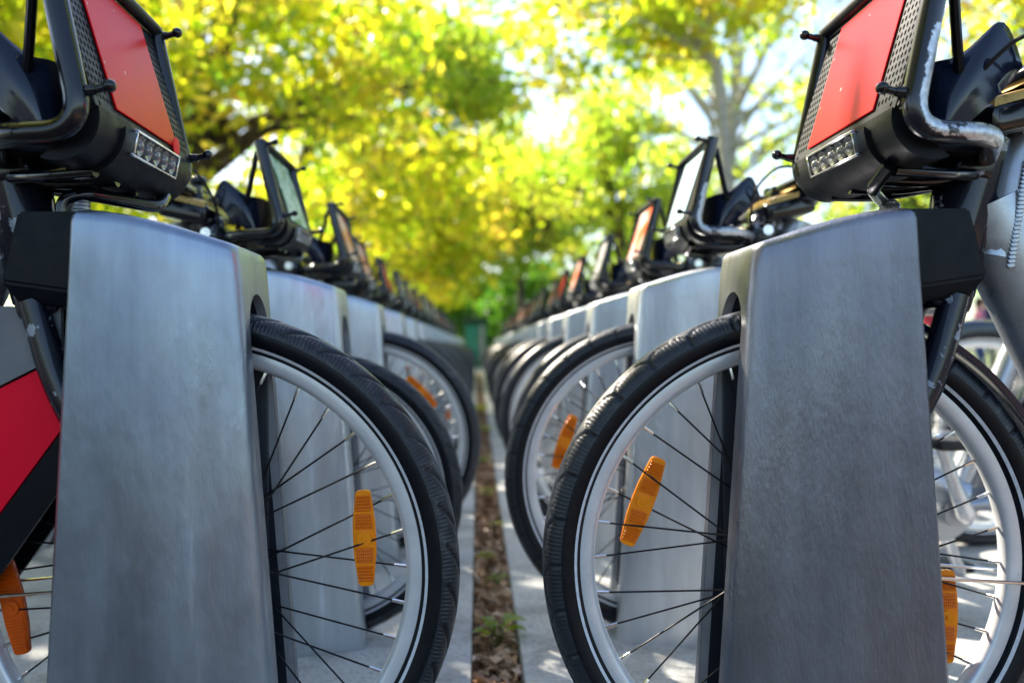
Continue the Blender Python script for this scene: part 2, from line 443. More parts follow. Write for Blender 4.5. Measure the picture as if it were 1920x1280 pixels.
rnd = random.Random(3)
for side in (-1, 1):
    xi = SOIL0 if side < 0 else SOIL1
    xo = -2.75 if side < 0 else 2.75
    base = MB(); base.box(((xi + xo) / 2 + side * 0.02, 10, -0.075), (abs(xo - xi) - 0.05, 27.6, 0.06))
    pv = tag(base.build('pavement', M['soil']), kind='structure')
    y = 0.85
    while y < 23.5:
        L = 2.25
        for (xa, xb) in ((min(xi, xo) if side > 0 else xi - 1.30, xi + 1.30 if side > 0 else xi), ) + (((xi + 1.308, xo),) if side > 0 else ((xo, xi - 1.308),)):
            b = MB()
            b.box(((xa + xb) / 2, y + L / 2, -0.06 + rnd.uniform(-0.0015, 0.0015)), (xb - xa, L - 0.009, 0.12), None, 0, 0.006, 2)
            b.build('slab', M['concrete'], pv)
        y += L

# litter on the soil strip: chips, dead leaves and twigs nobody could count
def scatter_litter():
    g = np.random.default_rng(5); n = 9000
    y = 0.9 + (g.random(n) ** 1.7) * 19; x = g.uniform(SOIL0 + 0.004, SOIL1 - 0.004, n); z = -0.041 + g.random(n) ** 1.5 * 0.042
    V = []; F = []
    for i in range(n):
        l = g.uniform(0.006, 0.020); w = l * g.uniform(0.25, 0.8)
        e = Matrix.Rotation(g.uniform(0, 6.3), 3, 'Z') @ Matrix.Rotation(g.normal(0, 0.5), 3, 'X') @ Matrix.Rotation(g.normal(0, 0.4), 3, 'Y')
        c = Vector((x[i], y[i], z[i])); o = len(V)
        for (a, b_, h) in ((-l, 0, 0), (0, -w, 0.2 * l), (l, 0, 0), (0, w, 0.3 * l)):
            p = c + e @ Vector((a, b_, h))
            p.x = min(max(p.x, SOIL0 + 0.001), SOIL1 - 0.001)
            V.append(p[:])
        F += [(o, o + 1, o + 2), (o, o + 2, o + 3)]
    me = bpy.data.meshes.new('leaf_litter'); me.from_pydata(V, [], F); me.materials.append(M['litter'])
    tag(link('leaf_litter', me), kind='stuff')
scatter_litter()

def leaf_blade(mb, base, d, length, width, up, n=4, droop=0.3, mi=0):
    """A pointed, folded leaf with a little droop."""
    d = Vector(d).normalized(); side = d.cross(Vector(up)).normalized(); nrm = side.cross(d)
    V = []; 
    for i in range(n + 1):
        t = i / n; w = width * math.sin(PI * min(1, t * 0.93 + 0.05)) ** 0.8
        c = Vector(base) + d * (length * t) - Vector((0, 0, 1)) * droop * length * t * t
        V += [c - side * w / 2 + nrm * w * 0.18, c, c + side * w / 2 + nrm * w * 0.18]
    F = []
    for i in range(n):
        for j in range(2): F.append((i * 3 + j, i * 3 + j + 1, i * 3 + 4 + j, i * 3 + 3 + j))
    mb.add(V, F, mi)

def seedling(x, y, size, label, yellow=False, n=7, seed=0):
    size *= 1.3
    t = thing('seedling', label, 'plant', (x, y, -0.043), 0, 'seedlings in the soil strip')
    r_ = random.Random(seed); st = MB()
    for k in range(n):
        a = k * 2.4 + r_.uniform(-0.3, 0.3); h = size * r_.uniform(0.5, 1.0) + 0.02
        top = Vector((math.cos(a) * size * 0.3, math.sin(a) * size * 0.3, h))
        st.tube([(0, 0, 0), top * 0.6 + Vector((0, 0, h * 0.1)), top], 0.0009, 5)
        b = MB(); leaf_blade(b, top, (math.cos(a), math.sin(a), 0.5), size * r_.uniform(0.7, 1.1), size * 0.6, (0, 0, 1))
        b.build('leaf', M['leaf_yellow'] if yellow else M['leaf_lime'], t)
    st.build('stem', M['leaf_green'], t)
seedling(0.038, 1.88, 0.040, 'largest bright green seedling nearest the camera in the soil strip', n=8, seed=1)
seedling(0.048, 2.33, 0.022, 'small green seedling by the right kerb, second nearest in the soil strip', seed=2)
seedling(0.018, 2.58, 0.022, 'yellowish seedling in the middle of the soil strip, third from the camera', True, seed=3)
seedling(0.055, 3.05, 0.022, 'green seedling against the right kerb, fourth along the soil strip', seed=4)
seedling(0.035, 3.7, 0.026, 'low green seedling, fifth along the soil strip', seed=5)
seedling(0.020, 4.7, 0.034, 'leafy green tuft halfway along the soil strip', seed=6)
seedling(0.045, 6.3, 0.045, 'yellow green tuft beyond the leafy one in the soil strip', True, 9, seed=7)
seedling(0.025, 8.2, 0.06, 'farthest bushy tuft in the sunlit soil strip', True, 11, seed=8)

# ------------------------------------------------------------------ trees
def leaf_cloud(g, centres, spread, per, size, flat=0.5):
    """Folded diamond leaves scattered round clump centres; returns verts, faces."""
    n = len(centres) * per
    c = np.repeat(np.array(centres), per, axis=0)
    sp = np.repeat(np.array(spread), per)[:, None]
    p = c + np.clip(g.normal(0, 1, (n, 3)), -2.1, 2.1) * sp * np.array([1, 1, flat])
    s = size * g.uniform(0.6, 1.25, n)[:, None]
    d = g.normal(0, 1, (n, 3)) + np.array([0, 0, -0.5]); d /= np.linalg.norm(d, axis=1)[:, None]
    u = g.normal(0, 1, (n, 3)); u -= d * (u * d).sum(1)[:, None]; u /= np.linalg.norm(u, axis=1)[:, None]
    w = np.cross(d, u)
    v = np.stack([p - d * s, p + u * s * 0.42 + w * s * 0.12, p + d * s, p - u * s * 0.42 + w * s * 0.12], 1).reshape(-1, 3)
    i = np.arange(n)[:, None] * 4
    f = np.concatenate([i + np.array([[0, 1, 2]]), i + np.array([[0, 2, 3]])], 1).reshape(-1, 3)
    return v, f

def np_mesh(name, v, f, m):
    me = bpy.data.meshes.new(name)
    me.vertices.add(len(v)); me.vertices.foreach_set('co', v.astype(np.float32).ravel())
    me.loops.add(f.size); me.loops.foreach_set('vertex_index', f.astype(np.int32).ravel())
    me.polygons.add(len(f)); me.polygons.foreach_set('loop_start', np.arange(0, f.size, 3, dtype=np.int32))
    me.update(calc_edges=True); me.validate()
    me.materials.append(m); return me

def tree(x, y, crown_off, rad, height_c, label, leaf, clumps=60, per=220, size=0.075, trunk_r=0.13, bark='wood_bark', seed=1, spread=(0.24, 0.5), name='leafy_tree'):
    g = np.random.default_rng(seed)
    t = thing(name, label, 'tree', (x, y, -0.1), 0, 'trees around the bike station')
    cc = np.array([crown_off[0], crown_off[1], height_c])
    dirs = g.normal(0, 1, (clumps, 3)); dirs /= np.linalg.norm(dirs, axis=1)[:, None]
    rr = g.random(clumps) ** 0.45
    cs = cc + dirs * rr[:, None] * np.array(rad)
    v, f = leaf_cloud(g, cs, g.uniform(spread[0], spread[1], clumps), int(per * 0.55), size * 1.45)
    link('crown', np_mesh('crown', v, f, M[leaf]), t)
    tb = MB()
    fork = Vector((crown_off[0] * 0.25, crown_off[1] * 0.25, max(1.6, height_c - rad[2] * 0.75)))
    mid = Vector((crown_off[0] * 0.05 + g.normal(0, .05), g.normal(0, .05), fork.z * 0.5))
    tb.tube([(0, 0, 0), (0.0, 0, 0.12), mid, fork, Vector(cc) * 0.75 + fork * 0.25, Vector(cc) + Vector((0, 0, rad[2] * 0.5))],
            [trunk_r * 1.7, trunk_r * 1.15, trunk_r, trunk_r * 0.85, trunk_r * 0.5, trunk_r * 0.15], 10)
    order = np.argsort(g.random(clumps))[:26]
    for k in order:
        e = Vector(cs[k]); q = fork.lerp(Vector(cc), float(g.uniform(0, 0.8)))
        m_ = q.lerp(e, 0.5) + Vector((g.normal(0, .12), g.normal(0, .12), 0.10))
        tb.tube([q, m_, e], [trunk_r * 0.34, trunk_r * 0.2, trunk_r * 0.07], 6)
    tb.build('trunk', M[bark], t)
    return t

TREES = [
 # x, y, crown offset, crown radii, crown height, label, leaf, kw
 (-4.3, 6.6, (0.1, 0.3), (2.2, 1.9, 1.7), 3.5, 'yellow green tree nearest the camera behind the left bike rack', 'leaf_yellow', dict(clumps=72, per=190, size=0.06, seed=11)),
 (-3.3, 9.9, (0.4, 0.2), (2.3, 2.0, 2.1), 3.9, 'yellow tree with a dark trunk showing behind the second left bike', 'leaf_yellow', dict(clumps=84, per=190, size=0.065, seed=12, trunk_r=0.17)),
 (-6.6, 11.0, (0, 0), (2.6, 2.3, 2.6), 4.2, 'broad yellow green tree at the far left edge', 'leaf_yellow', dict(clumps=85, per=220, size=0.07, seed=13)),
 (-2.9, 16.4, (1.5, 0), (2.3, 2.2, 2.5), 4.5, 'tall yellow tree arching over the far part of the left row', 'leaf_yellow', dict(clumps=80, per=180, size=0.075, seed=14)),
 (-2.7, 20.5, (1.0, 0.2), (2.2, 2.2, 2.0), 3.6, 'low hanging golden tree above the far end of the left row', 'leaf_yellow', dict(clumps=80, per=220, size=0.085, seed=15)),
 (3.3, 11.0, (-1.2, 0.2), (1.9, 1.6, 1.0), 4.95, 'tree whose yellow boughs hang down from the top of the view right of centre', 'leaf_yellow', dict(clumps=44, per=150, size=0.065, seed=16, bark='pale_bark', trunk_r=0.085)),
 (3.2, 23.5, (-2.3, 0.2), (2.4, 2.0, 2.5), 4.9, 'lime tree leaning in over the far end of the rows', 'leaf_lime', dict(clumps=75, per=190, size=0.085, seed=37)),
 (-2.8, 26.0, (1.6, 0.2), (2.6, 2.0, 1.9), 4.4, 'green tree leaning in over the far end of the left row', 'leaf_green', dict(clumps=75, per=190, size=0.09, seed=38)),
 (-3.1, 13.2, (2.75, 0.3), (1.7, 1.4, 1.3), 5.0, 'tree whose thin boughs hang over the middle at the top of the view', 'leaf_lime', dict(clumps=36, per=170, size=0.07, seed=39)),
 (3.3, 19.0, (-0.5, 0.3), (2.5, 2.3, 2.3), 4.4, 'lime green tree beyond the right row, left of the pale trunk', 'leaf_lime', dict(clumps=62, per=160, size=0.08, seed=17)),
 (4.15, 15.0, (0.3, 0), (2.3, 2.0, 2.6), 5.3, 'sparse tree with a pale grey trunk right of centre', 'leaf_lime', dict(clumps=30, per=110, size=0.07, seed=18, bark='pale_bark', trunk_r=0.16)),
 (6.1, 11.5, (0.2, 0), (2.2, 2.0, 1.9), 3.6, 'lime tree showing behind the right red poster', 'leaf_lime', dict(clumps=36, per=130, size=0.065, seed=19)),
 (5.6, 8.2, (0.1, 0), (1.4, 1.4, 1.2), 3.7, 'small tree with thin dark branches at the right edge', 'leaf_yellow', dict(clumps=34, per=150, size=0.055, seed=20, trunk_r=0.07)),
 (1.4, 29.0, (0, 0), (2.8, 2.4, 2.0), 5.4, 'lime tree straight ahead beyond the end of both rows', 'leaf_lime', dict(clumps=70, per=200, size=0.10, seed=21)),
 (-8.5, 19.0, (0, 0), (3.2, 3.0, 3.2), 4.8, 'large yellow tree far off on the left lawn', 'leaf_yellow', dict(clumps=80, per=190, size=0.10, seed=22)),
 (9.5, 20.0, (0, 0), (2.8, 2.6, 2.6), 4.6, 'open lime tree far off on the right', 'leaf_lime', dict(clumps=34, per=120, size=0.10, seed=23)),
 (-4.4, 2.2, (0.1, 0.2), (2.3, 2.0, 2.0), 4.2, 'tree just outside the left edge beside the left row', 'leaf_yellow', dict(clumps=70, per=200, size=0.075, seed=31)),  # added out of view to shade the ground and darken dock reflections
 (-3.7, -0.9, (0.2, 0.2), (2.2, 2.0, 2.0), 4.4, 'tree beside the camera on the left, out of the view', 'leaf_yellow', dict(clumps=70, per=200, size=0.075, seed=36)),  # added beside the camera to shade the ground before the docks
 (-4.7, 4.5, (0.1, 0.1), (2.0, 1.6, 2.0), 4.2, 'tree just out of the view on the left, between the first two', 'leaf_yellow', dict(clumps=75, per=220, size=0.075, seed=41)),  # added to close a canopy gap and shade sun patches on the slabs
 (5.5, 3.0, (0.4, 0), (1.8, 1.8, 1.6), 4.4, 'tree outside the right edge beside the right row', 'leaf_lime', dict(clumps=45, per=170, size=0.075, seed=35)),
 (-5.0, 31.0, (0, 0), (3.8, 3.0, 3.6), 5.2, 'green tree far behind the golden left tree', 'leaf_green', dict(clumps=80, per=190, size=0.13, seed=24)),
 (6.5, 33.0, (0, 0), (3.6, 3.0, 3.2), 4.9, 'green tree far behind the pale trunk', 'leaf_lime', dict(clumps=50, per=150, size=0.13, seed=25)),
]
for (x, y, co, rad, hc, lab, leaf, kw) in TREES: tree(x, y, co, rad, hc, lab, leaf, **kw)
# dark green shrubs closing the view at the end of the station
for k, (x, y, rx, h, lab, lf) in enumerate([
    (-2.6, 33.5, 2.3, 4.3, 'dark green bush left of the green cabinet at the end of the rows', 'leaf_green'),
    (2.6, 34.5, 2.3, 4.4, 'bright green bush right of the green cabinet', 'leaf_green'),
    (0.0, 37.5, 2.6, 4.8, 'tall dark bush straight behind the green cabinet', 'leaf_green'),
    (-7.2, 35.5, 2.6, 2.9, 'wide green bush at the far left behind the left row', 'leaf_green'),
    (5.8, 36.5, 2.4, 4.0, 'wide green bush beyond the far end of the right row', 'leaf_green')]):
    tree(x, y, (0, 0), (rx, 1.5, h * 0.45), h * 0.5, lab, lf, clumps=60, per=190, size=0.11, trunk_r=0.06, seed=40 + k, spread=(0.25, 0.45), name='bush')

# far wood that closes the horizon all round the park: one mass
def far_wood():
    g = np.random.default_rng(77); cs = []
    for k in range(420):
        a = g.uniform(0, 2 * PI); r = g.uniform(62, 84)
        h = 3.2 + 4.0 * abs(math.sin(a * 5 + 1.3)) * g.random() + g.uniform(0, 2.0)
        cs.append((r * math.sin(a), r * math.cos(a), h * g.uniform(0.15, 1.0)))
    v, f = leaf_cloud(g, cs, [1.5] * len(cs), 110, 0.38)
    tag(link('far_wood', np_mesh('far_wood', v, f, M['leaf_green'])), kind='stuff')
far_wood()

# ------------------------------------------------------------------ bike dock
def dock_parts():
    """Tapered steel pillar, wheel slot right through it. x = towards the aisle, y = across."""
    HR, HF, SW, ZC = 0.148, 0.084, 0.047, 0.630
    uf = lambda z: 0.125 - 0.071 * z
    ur = lambda z: -0.137 + 0.062 * z
    ztop = lambda t: 0.764 - 0.030 * t ** 1.7          # t: 0 rear .. 1 front
    zs = [0, 0.06, 0.15, 0.25, 0.35, 0.45, 0.55, ZC] + [ZC + SW * math.sin(R(a)) for a in range(9, 91, 9)] + [0.69, 0.705]
    def half(z, sgn, inset=0.0, lift=None):
        if z <= ZC: w = SW
        elif z < ZC + SW - 1e-5: w = math.sqrt(max(0, SW ** 2 - (z - ZC) ** 2))
        else: w = 0.0
        a, b = ur(z) + inset, uf(z) - inset
        hr, hf = HR - inset, HF - inset
        pts = [(a, w), (a, (w + hr) / 2), (a, hr - 0.004), (a + 0.004, hr)]
        for k in range(1, 8):
            t = k / 8; pts.append((a + 0.004 + (b - 0.022 - a) * t, hr + (hf - hr) * t + 0.006 * math.sin(PI * t)))
        rc = 0.022
        for k in range(7):
            an = R(90 - 15 * k) - R(12) * (1 - k / 6); pts.append((b - rc + rc * math.cos(an), hf - rc + rc * math.sin(an)))
        pts += [(b, (w + hf) / 2 * 0.8), (b, w)]
        out = []
        for (u, y) in pts:
            zz = z
            if lift is not None:
                t = min(1, max(0, (u - a) / (b - a))); zz = ztop(t) - lift
            out.append((u, sgn * y, zz))
        return out
    shell = MB(); n = len(half(0, 1))
    for sgn in (-1, 1):
        rows = [half(z, sgn) for z in zs] + [half(0.74, sgn, i, l) for i, l in ((0.0, 0.014), (0.0012, 0.007), (0.005, 0.002), (0.013, 0.0))]
        V = [p for r_ in rows for p in r_]
        F = [(k * n + j, k * n + j + 1, (k + 1) * n + j + 1, (k + 1) * n + j) for k in range(len(rows) - 1) for j in range(n - 1)]
        shell.add(V, F)
        if sgn < 0: topA = rows[-1]
        else: topB = rows[-1]
    V = topA + topB
    shell.add(V, [(j, j + 1, n + j + 1, n + j) for j in range(n - 1)])
    bm = bmesh.new()
    me = shell.mesh('shell', M['dock_blue'])
    bm.from_mesh(me); bmesh.ops.remove_doubles(bm, verts=bm.verts, dist=0.0004); bmesh.ops.recalc_face_normals(bm, faces=bm.faces)
    bm.to_mesh(me); bm.free(); me.polygons.foreach_set('use_smooth', [True] * len(me.polygons)); me.set_sharp_from_angle(angle=R(48))
    liner = MB()
    for sgn in (-1, 1):
        V = []
        for z in [z for z in zs if z <= ZC + SW + 1e-4]:
            h = half(z, sgn); V += [(h[0][0] + 0.001, h[0][1], z), (h[-1][0] - 0.012, h[-1][1] , z), (h[-1][0] - 0.0005, h[-1][1], z)]
        k = len(V) // 3
        liner.add(V, [(3 * i, 3 * i + 1, 3 * i + 4, 3 * i + 3) for i in range(k - 1)], 0)
        liner.add(V, [(3 * i + 1, 3 * i + 2, 3 * i + 5, 3 * i + 4) for i in range(k - 1)], 1)
    lm = liner.mesh('wheel_slot', [M['slot'], M['slot_lip']])
    rail = MB()
    for s_ in (-1, 1):
        rail.box((-0.0, s_ * 0.043, 0.30), (0.16, 0.006, 0.58), None, 0, 0.002)
    rm = rail.mesh('guide_rail', M['slot'])
    foot = MB(); foot.box((0, 0, 0.006), (0.30, 0.33, 0.012), None, 0, 0.003)
    for sx in (-1, 1):
        for sy in (-1, 1): foot.tube([(sx * 0.125, sy * 0.145, 0.012), (sx * 0.125, sy * 0.145, 0.022)], 0.010, 6)
    fm = foot.mesh('base_plate', M['silver'])
    return me, lm, rm, fm
DOCK = dock_parts()
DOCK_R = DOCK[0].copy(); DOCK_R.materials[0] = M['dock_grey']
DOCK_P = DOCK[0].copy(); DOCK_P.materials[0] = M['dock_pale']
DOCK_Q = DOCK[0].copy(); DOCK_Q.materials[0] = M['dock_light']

def dock(x, y, rz, side, label, group, pale=False):
    t = thing('bike_dock', label, 'bike dock', (x, y, 0), rz, group)
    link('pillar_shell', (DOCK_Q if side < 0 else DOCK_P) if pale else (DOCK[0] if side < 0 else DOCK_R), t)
    link('wheel_slot', DOCK[1], t)
    link('guide_rail', DOCK[2], t)
    return t

# ------------------------------------------------------------------ wheel
WR, RC, AR = 0.33, 0.3045, 0.0255
def make_tyre(pattern, nt_, npsi):
    th = np.linspace(0, 2 * PI, nt_, endpoint=False)
    ps = np.radians(np.linspace(-150, 150, npsi))
    T, P = np.meshgrid(th, ps, indexing='ij')
    dep = np.zeros_like(T); A = np.degrees(np.abs(P))
    if pattern == 1:                                   # swept claws with fine cross hatching
        N = 40; s = T * N / (2 * PI)
        ph = s + np.where(P > 0, 0.0, 0.5)
        c = np.mod(ph - 1.05 * np.clip((A - 6) / 62, 0, 1) ** 0.62, 1.0)
        g1 = np.exp(-((np.minimum(c, 1 - c)) / 0.075) ** 2) * ((A > 7) & (A < 66))
        hatch = 0.5 - 0.5 * np.cos(2 * PI * s * 10)
        band = np.clip((A - 30) / 8, 0, 1) * np.clip((76 - A) / 6, 0, 1) * (c > 0.12)
        dep = 0.0034 * g1 + 0.0012 * hatch * band * (1 - g1)
        dep += 0.0008 * np.exp(-((A - 79) / 3.0) ** 2)
    elif pattern == 2:                                 # crescent scallops
        N = 34; s = T * N / (2 * PI)
        ph = np.mod(s + np.where(P > 0, 0.0, 0.5), 1.0)
        e = np.sqrt(np.clip(1 - (2 * ph - 1) ** 2, 0, 1))
        b = 66 - 46 * e
        g1 = np.exp(-((A - b) / 3.6) ** 2) * (A < 70)
        edge = np.exp(-(np.minimum(ph, 1 - ph) / 0.032) ** 2) * (A > 44) * (A < 78)
        inside = ((A > b + 5) & (A < 76)).astype(float)
        dep = 0.0022 * np.maximum(g1, edge) + inside * (0.0004 + 0.0005 * (0.5 - 0.5 * np.cos(2 * PI * s * 11)))
        dep += 0.0007 * np.exp(-((A - 80) / 3.0) ** 2)
    a = AR * (1 + 0.06 * np.exp(-((A - 60) / 25) ** 2)) - dep
    r = RC + a * np.cos(P); y = a * np.sin(P) * 1.0
    v = np.stack([r * np.cos(T), y, r * np.sin(T)], -1).reshape(-1, 3)
    i, j = np.meshgrid(np.arange(nt_), np.arange(npsi - 1), indexing='ij'); i2 = (i + 1) % nt_
    q = np.stack([i * npsi + j, i * npsi + j + 1, i2 * npsi + j + 1, i2 * npsi + j], -1).reshape(-1, 4)
    me = bpy.data.meshes.new('tyre'); me.from_pydata(v.tolist(), [], q.tolist())
    at = me.attributes.new('worn', 'FLOAT', 'POINT'); at.data.foreach_set('value', np.clip(1 - dep / 0.0020, 0, 1).astype(np.float32).ravel())  # relief shade: dark in the grooves, lighter on the tops
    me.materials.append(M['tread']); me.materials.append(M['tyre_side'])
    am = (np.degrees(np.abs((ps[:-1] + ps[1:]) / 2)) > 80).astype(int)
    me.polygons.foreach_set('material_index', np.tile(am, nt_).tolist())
    me.polygons.foreach_set('use_smooth', [True] * len(q)); me.update()
    return me
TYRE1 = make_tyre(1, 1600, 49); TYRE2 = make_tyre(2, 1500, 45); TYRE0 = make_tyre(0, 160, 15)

def stripe_mesh():
    b = MB()
    for sg in (-1, 1):
        pr = []
        for a in (121, 124, 128, 131):
            rr = AR + 0.0007; pr.append((RC + rr * math.cos(R(a)), sg * rr * math.sin(R(a)) * 1.0))
        b.lathe_y(pr, 160)
    return b.mesh('reflective_stripe', M['stripe'])
STRIPE = stripe_mesh()
def rim_mesh():
    b = MB()
    b.lathe_y([(0.2832, -0.0125), (0.2827, -0.0138), (0.2790, -0.0140), (0.2705, -0.0136), (0.2662, -0.0114), (0.2634, -0.0065), (0.2626, 0),
               (0.2634, 0.0065), (0.2662, 0.0114), (0.2705, 0.0136), (0.2790, 0.0140), (0.2827, 0.0138), (0.2832, 0.0125), (0.277, 0.010), (0.277, -0.010)], 160, closed_prof=True)
    return b.mesh('rim', M['rim'], angle=50)
RIM = rim_mesh()
def hub_mesh():
    b = MB()
    b.lathe_y([(0.0, -0.052), (0.009, -0.052), (0.009, -0.038), (0.036, -0.034), (0.036, -0.029), (0.022, -0.026), (0.020, 0), (0.022, 0.026), (0.036, 0.029), (0.036, 0.034), (0.009, 0.038), (0.009, 0.052), (0.0, 0.052)], 28)
    return b.mesh('hub', M['silver'])
HUB = hub_mesh()
def spoke_mb(k, mb):
    a = 2 * PI * k / 36; sg = 1 if k % 2 else -1; tw = R(52) if (k // 2) % 2 else R(-52)
    p1 = Vector((0.2630 * math.cos(a), 0.0, 0.2630 * math.sin(a)))
    p0 = Vector((0.033 * math.cos(a + tw), sg * 0.031, 0.033 * math.sin(a + tw)))
    d = (p1 - p0).normalized()
    mb.tube([p0, p1 - d * 0.010], 0.00125, 6, 0)
    mb.tube([p1 - d * 0.016, p1 - d * 0.014, p1 + d * 0.001], [0.0018, 0.0022, 0.0024], 6, 1)
SPOKES = []
for k in range(36):
    b = MB(); spoke_mb(k, b); SPOKES.append(b.mesh('spoke', [M['spoke'], M['chrome']]))
b = MB()
for k in range(36): spoke_mb(k, b)
SPOKE_SET = b.mesh('spokes', [M['spoke'], M['chrome']])
def reflector_mesh():
    b = MB(); bm = bmesh.new()
    L, W0, W1, D = 0.058, 0.0145, 0.0095, 0.0045      # half length, half widths, half depth
    pts = [(-W1, -L), (-W1 + 0.004, -L - 0.002), (W1 - 0.004, -L - 0.002), (W1, -L), (W0 * 0.97, -L * 0.35), (W0, 0), (W0 * 0.97, L * 0.35), (W1, L), (W1 - 0.004, L + 0.002), (-W1 + 0.004, L + 0.002), (-W1, L), (-W0 * 0.97, L * 0.35), (-W0, 0), (-W0 * 0.97, -L * 0.35)]
    f = bm.faces.new([bm.verts.new((x, -D, z)) for x, z in pts])
    ex = bmesh.ops.extrude_face_region(bm, geom=[f]); bmesh.ops.translate(bm, vec=(0, 2 * D, 0), verts=[e for e in ex['geom'] if isinstance(e, bmesh.types.BMVert)])
    bmesh.ops.bevel(bm, geom=[e for e in bm.edges], offset=0.0012, segments=2, affect='EDGES')
    b.bm(bm, 1)
    for s_ in (-1, 1):                                 # raised prism fields and the centre boss
        for (z0, z1) in ((-0.054, -0.034), (-0.031, -0.0115), (0.0115, 0.031), (0.034, 0.054)):
            n = 5
            for q in range(n):
                za = z0 + (z1 - z0) * q / n; zb = z0 + (z1 - z0) * (q + 0.9) / n
                w = 0.0118 - 0.0032 * abs((za + zb) / 2) / 0.058
                b.box((0, s_ * 0.0047, (za + zb) / 2), (2 * w, 0.0022, zb - za), None, 0, 0.0004, 1)
        b.tube([(0, s_ * 0.004, 0), (0, s_ * 0.0075, 0)], 0.0092, 20, 1)
        b.tube([(0, s_ * 0.0075, 0), (0, s_ * 0.0092, 0)], [0.0035, 0.003], 12, 1)
    return b.mesh('wheel_reflector', [M['amber'], M['amber_smooth']])
REFL = reflector_mesh()

def wheel(name, parent, loc, tyre, spin, single, scale=1.0, tilt=0.0, tilt2=0.0, far_r=0.214, red2=False):
    w = link(name, RIM, parent, loc); w.rotation_euler = (0, -spin, 0); w.scale = (scale,) * 3
    link('tyre', tyre, w); link('reflective_stripe', STRIPE, w); link('hub', HUB, w)
    if single:
        for k in range(36): link('spoke', SPOKES[k], w)
    else: link('spokes', SPOKE_SET, w)
    for q in (0, 1):
        r_ = link('wheel_reflector', REFL, w, (0.214 if q == 0 else -far_r, 0, 0)); r_.rotation_euler = (0, tilt if q == 0 else tilt2, 0)
        if q == 1 and red2:
            for k in (0, 1): r_.material_slots[k].link = 'OBJECT'; r_.material_slots[k].material = M['amber_red']
            r_['label'] = 'dirty dark orange wheel reflector'
    return w

# ------------------------------------------------------------------ bike meshes (x forward, y across, z up; origin under the front axle)
PB, PT = Vector((-0.056, 0, 0.874)), Vector((-0.110, 0, 1.058))      # poster plate, bottom and top
PE = (PT - PB).normalized(); PN = Vector((PE.z, 0, -PE.x)); PL = (PT - PB).length
def pp(y, t, off=0.0): return PB + PE * t + PN * off + Vector((0, y, 0))
BM = {}
def mk(key, mb, mats, **kw): BM[key] = mb.mesh(key, mats, **kw)

b = MB()                                                            # perforated plate with its rolled chin
HW = 0.160
b.add([pp(-0.106, 0), pp(0.106, 0), pp(0.106, PL), pp(-0.106, PL)], [(0, 1, 2, 3)])
NC, NR = 6, 19
for sg in (-1, 1):
    y0, y1 = 0.106, HW; cw = (y1 - y0) / NC; ch = PL / NR
    for c in range(NC):
        for r_ in range(NR):
            ya, yb, ta, tb = y0 + c * cw, y0 + (c + 1) * cw, r_ * ch, (r_ + 1) * ch
            ym, tm = (ya + yb) / 2, (ta + tb) / 2
            sh = 0
            if r_ < 3 and c < 0: continue
            outer = [(ya, ta), (ym, ta), (yb, ta), (yb, tm), (yb, tb), (ym, tb), (ya, tb), (ya, tm)]
            solid = (r_ == 0 and c < 4) or (r_ == 1 and c > 4) or (r_ == 2 and c < 1) or c == NC - 1 and r_ in (0, NR - 1)
            if solid:
                b.add([pp(sg * y, t) for y, t in outer], [tuple(range(8))]); continue
            inner = []
            for q in range(8):
                a = R(225 + 45 * q); inner.append((ym + cw * 0.30 * math.cos(a), tm + ch * 0.36 * math.sin(a)))
            V = [pp(sg * y, t) for y, t in outer] + [pp(sg * y, t) for y, t in inner] + [pp(sg * y, t, -0.002) for y, t in inner]
            F = [(q, (q + 1) % 8, 8 + (q + 1) % 8, 8 + q) for q in range(8)] + [(8 + q, 8 + (q + 1) % 8, 16 + (q + 1) % 8, 16 + q) for q in range(8)]
            b.add(V, F)
CC = Vector((-0.103, 0, 0.8635)); CR = 0.048
def chin(mb, rad, hw, a0, a1, n=14, mi=0):
    V = []
    for i in range(n + 1):
        a = R(a0 + (a1 - a0) * i / n)
        for y in (-hw, hw): V.append((CC.x + rad * math.cos(a), y, CC.z + rad * math.sin(a)))
    F = [(2 * i, 2 * i + 1, 2 * i + 3, 2 * i + 2) for i in range(n)]
    F += [tuple(2 * i for i in range(n + 1)), tuple(2 * i + 1 for i in range(n, -1, -1)), (2 * n, 2 * n + 1, 1, 0)]
    mb.add(V, F, mi)
mk('rack_panel', b, M['matt_black'], angle=30)
b = MB(); chin(b, CR, 0.152, 12.5, -112); mk('panel_chin', b, M['matt_black'], angle=50)
b = MB(); chin(b, CR + 0.0055, 0.094, 4, -114); mk('lamp_cover', b, M['matt_black'], angle=50)
b = MB(); b.box(((PB + PT) / 2 - PN * 0.010), (0.003, 2 * HW, PL), Matrix.Rotation(-math.atan2(PT.x - PB.x, PT.z - PB.z) * -1, 3, 'Y'))
mk('backing_plate', b, M['grip'])
b = MB(); prot = Matrix.Rotation(math.atan2(PT.x - PB.x, PT.z - PB.z), 3, 'Y')
b.box(pp(0, PL * 0.5 + 0.002, 0.0018), (0.0024, 0.207, PL - 0.014), prot, 0, 0.0008, 1); mk('poster', b, P_RED)
b = MB(); la = R(-12)                                               # headlight: housing, reflector and five lamps
lrot = Matrix.Rotation(-la, 3, 'Y'); LC = CC + Vector((math.cos(la), 0, math.sin(la))) * (CR + 0.006)
for (yy, zz, sy, sz) in ((0, 0.0145, 0.148, 0.003), (0, -0.0145, 0.148, 0.003), (-0.0725, 0, 0.003, 0.026), (0.0725, 0, 0.003, 0.026)):
    b.box(LC + lrot @ Vector((0.001, yy, zz)), (0.008, sy, sz), lrot, 0, 0.0008, 1)
mk('headlight', b, M['chrome'])
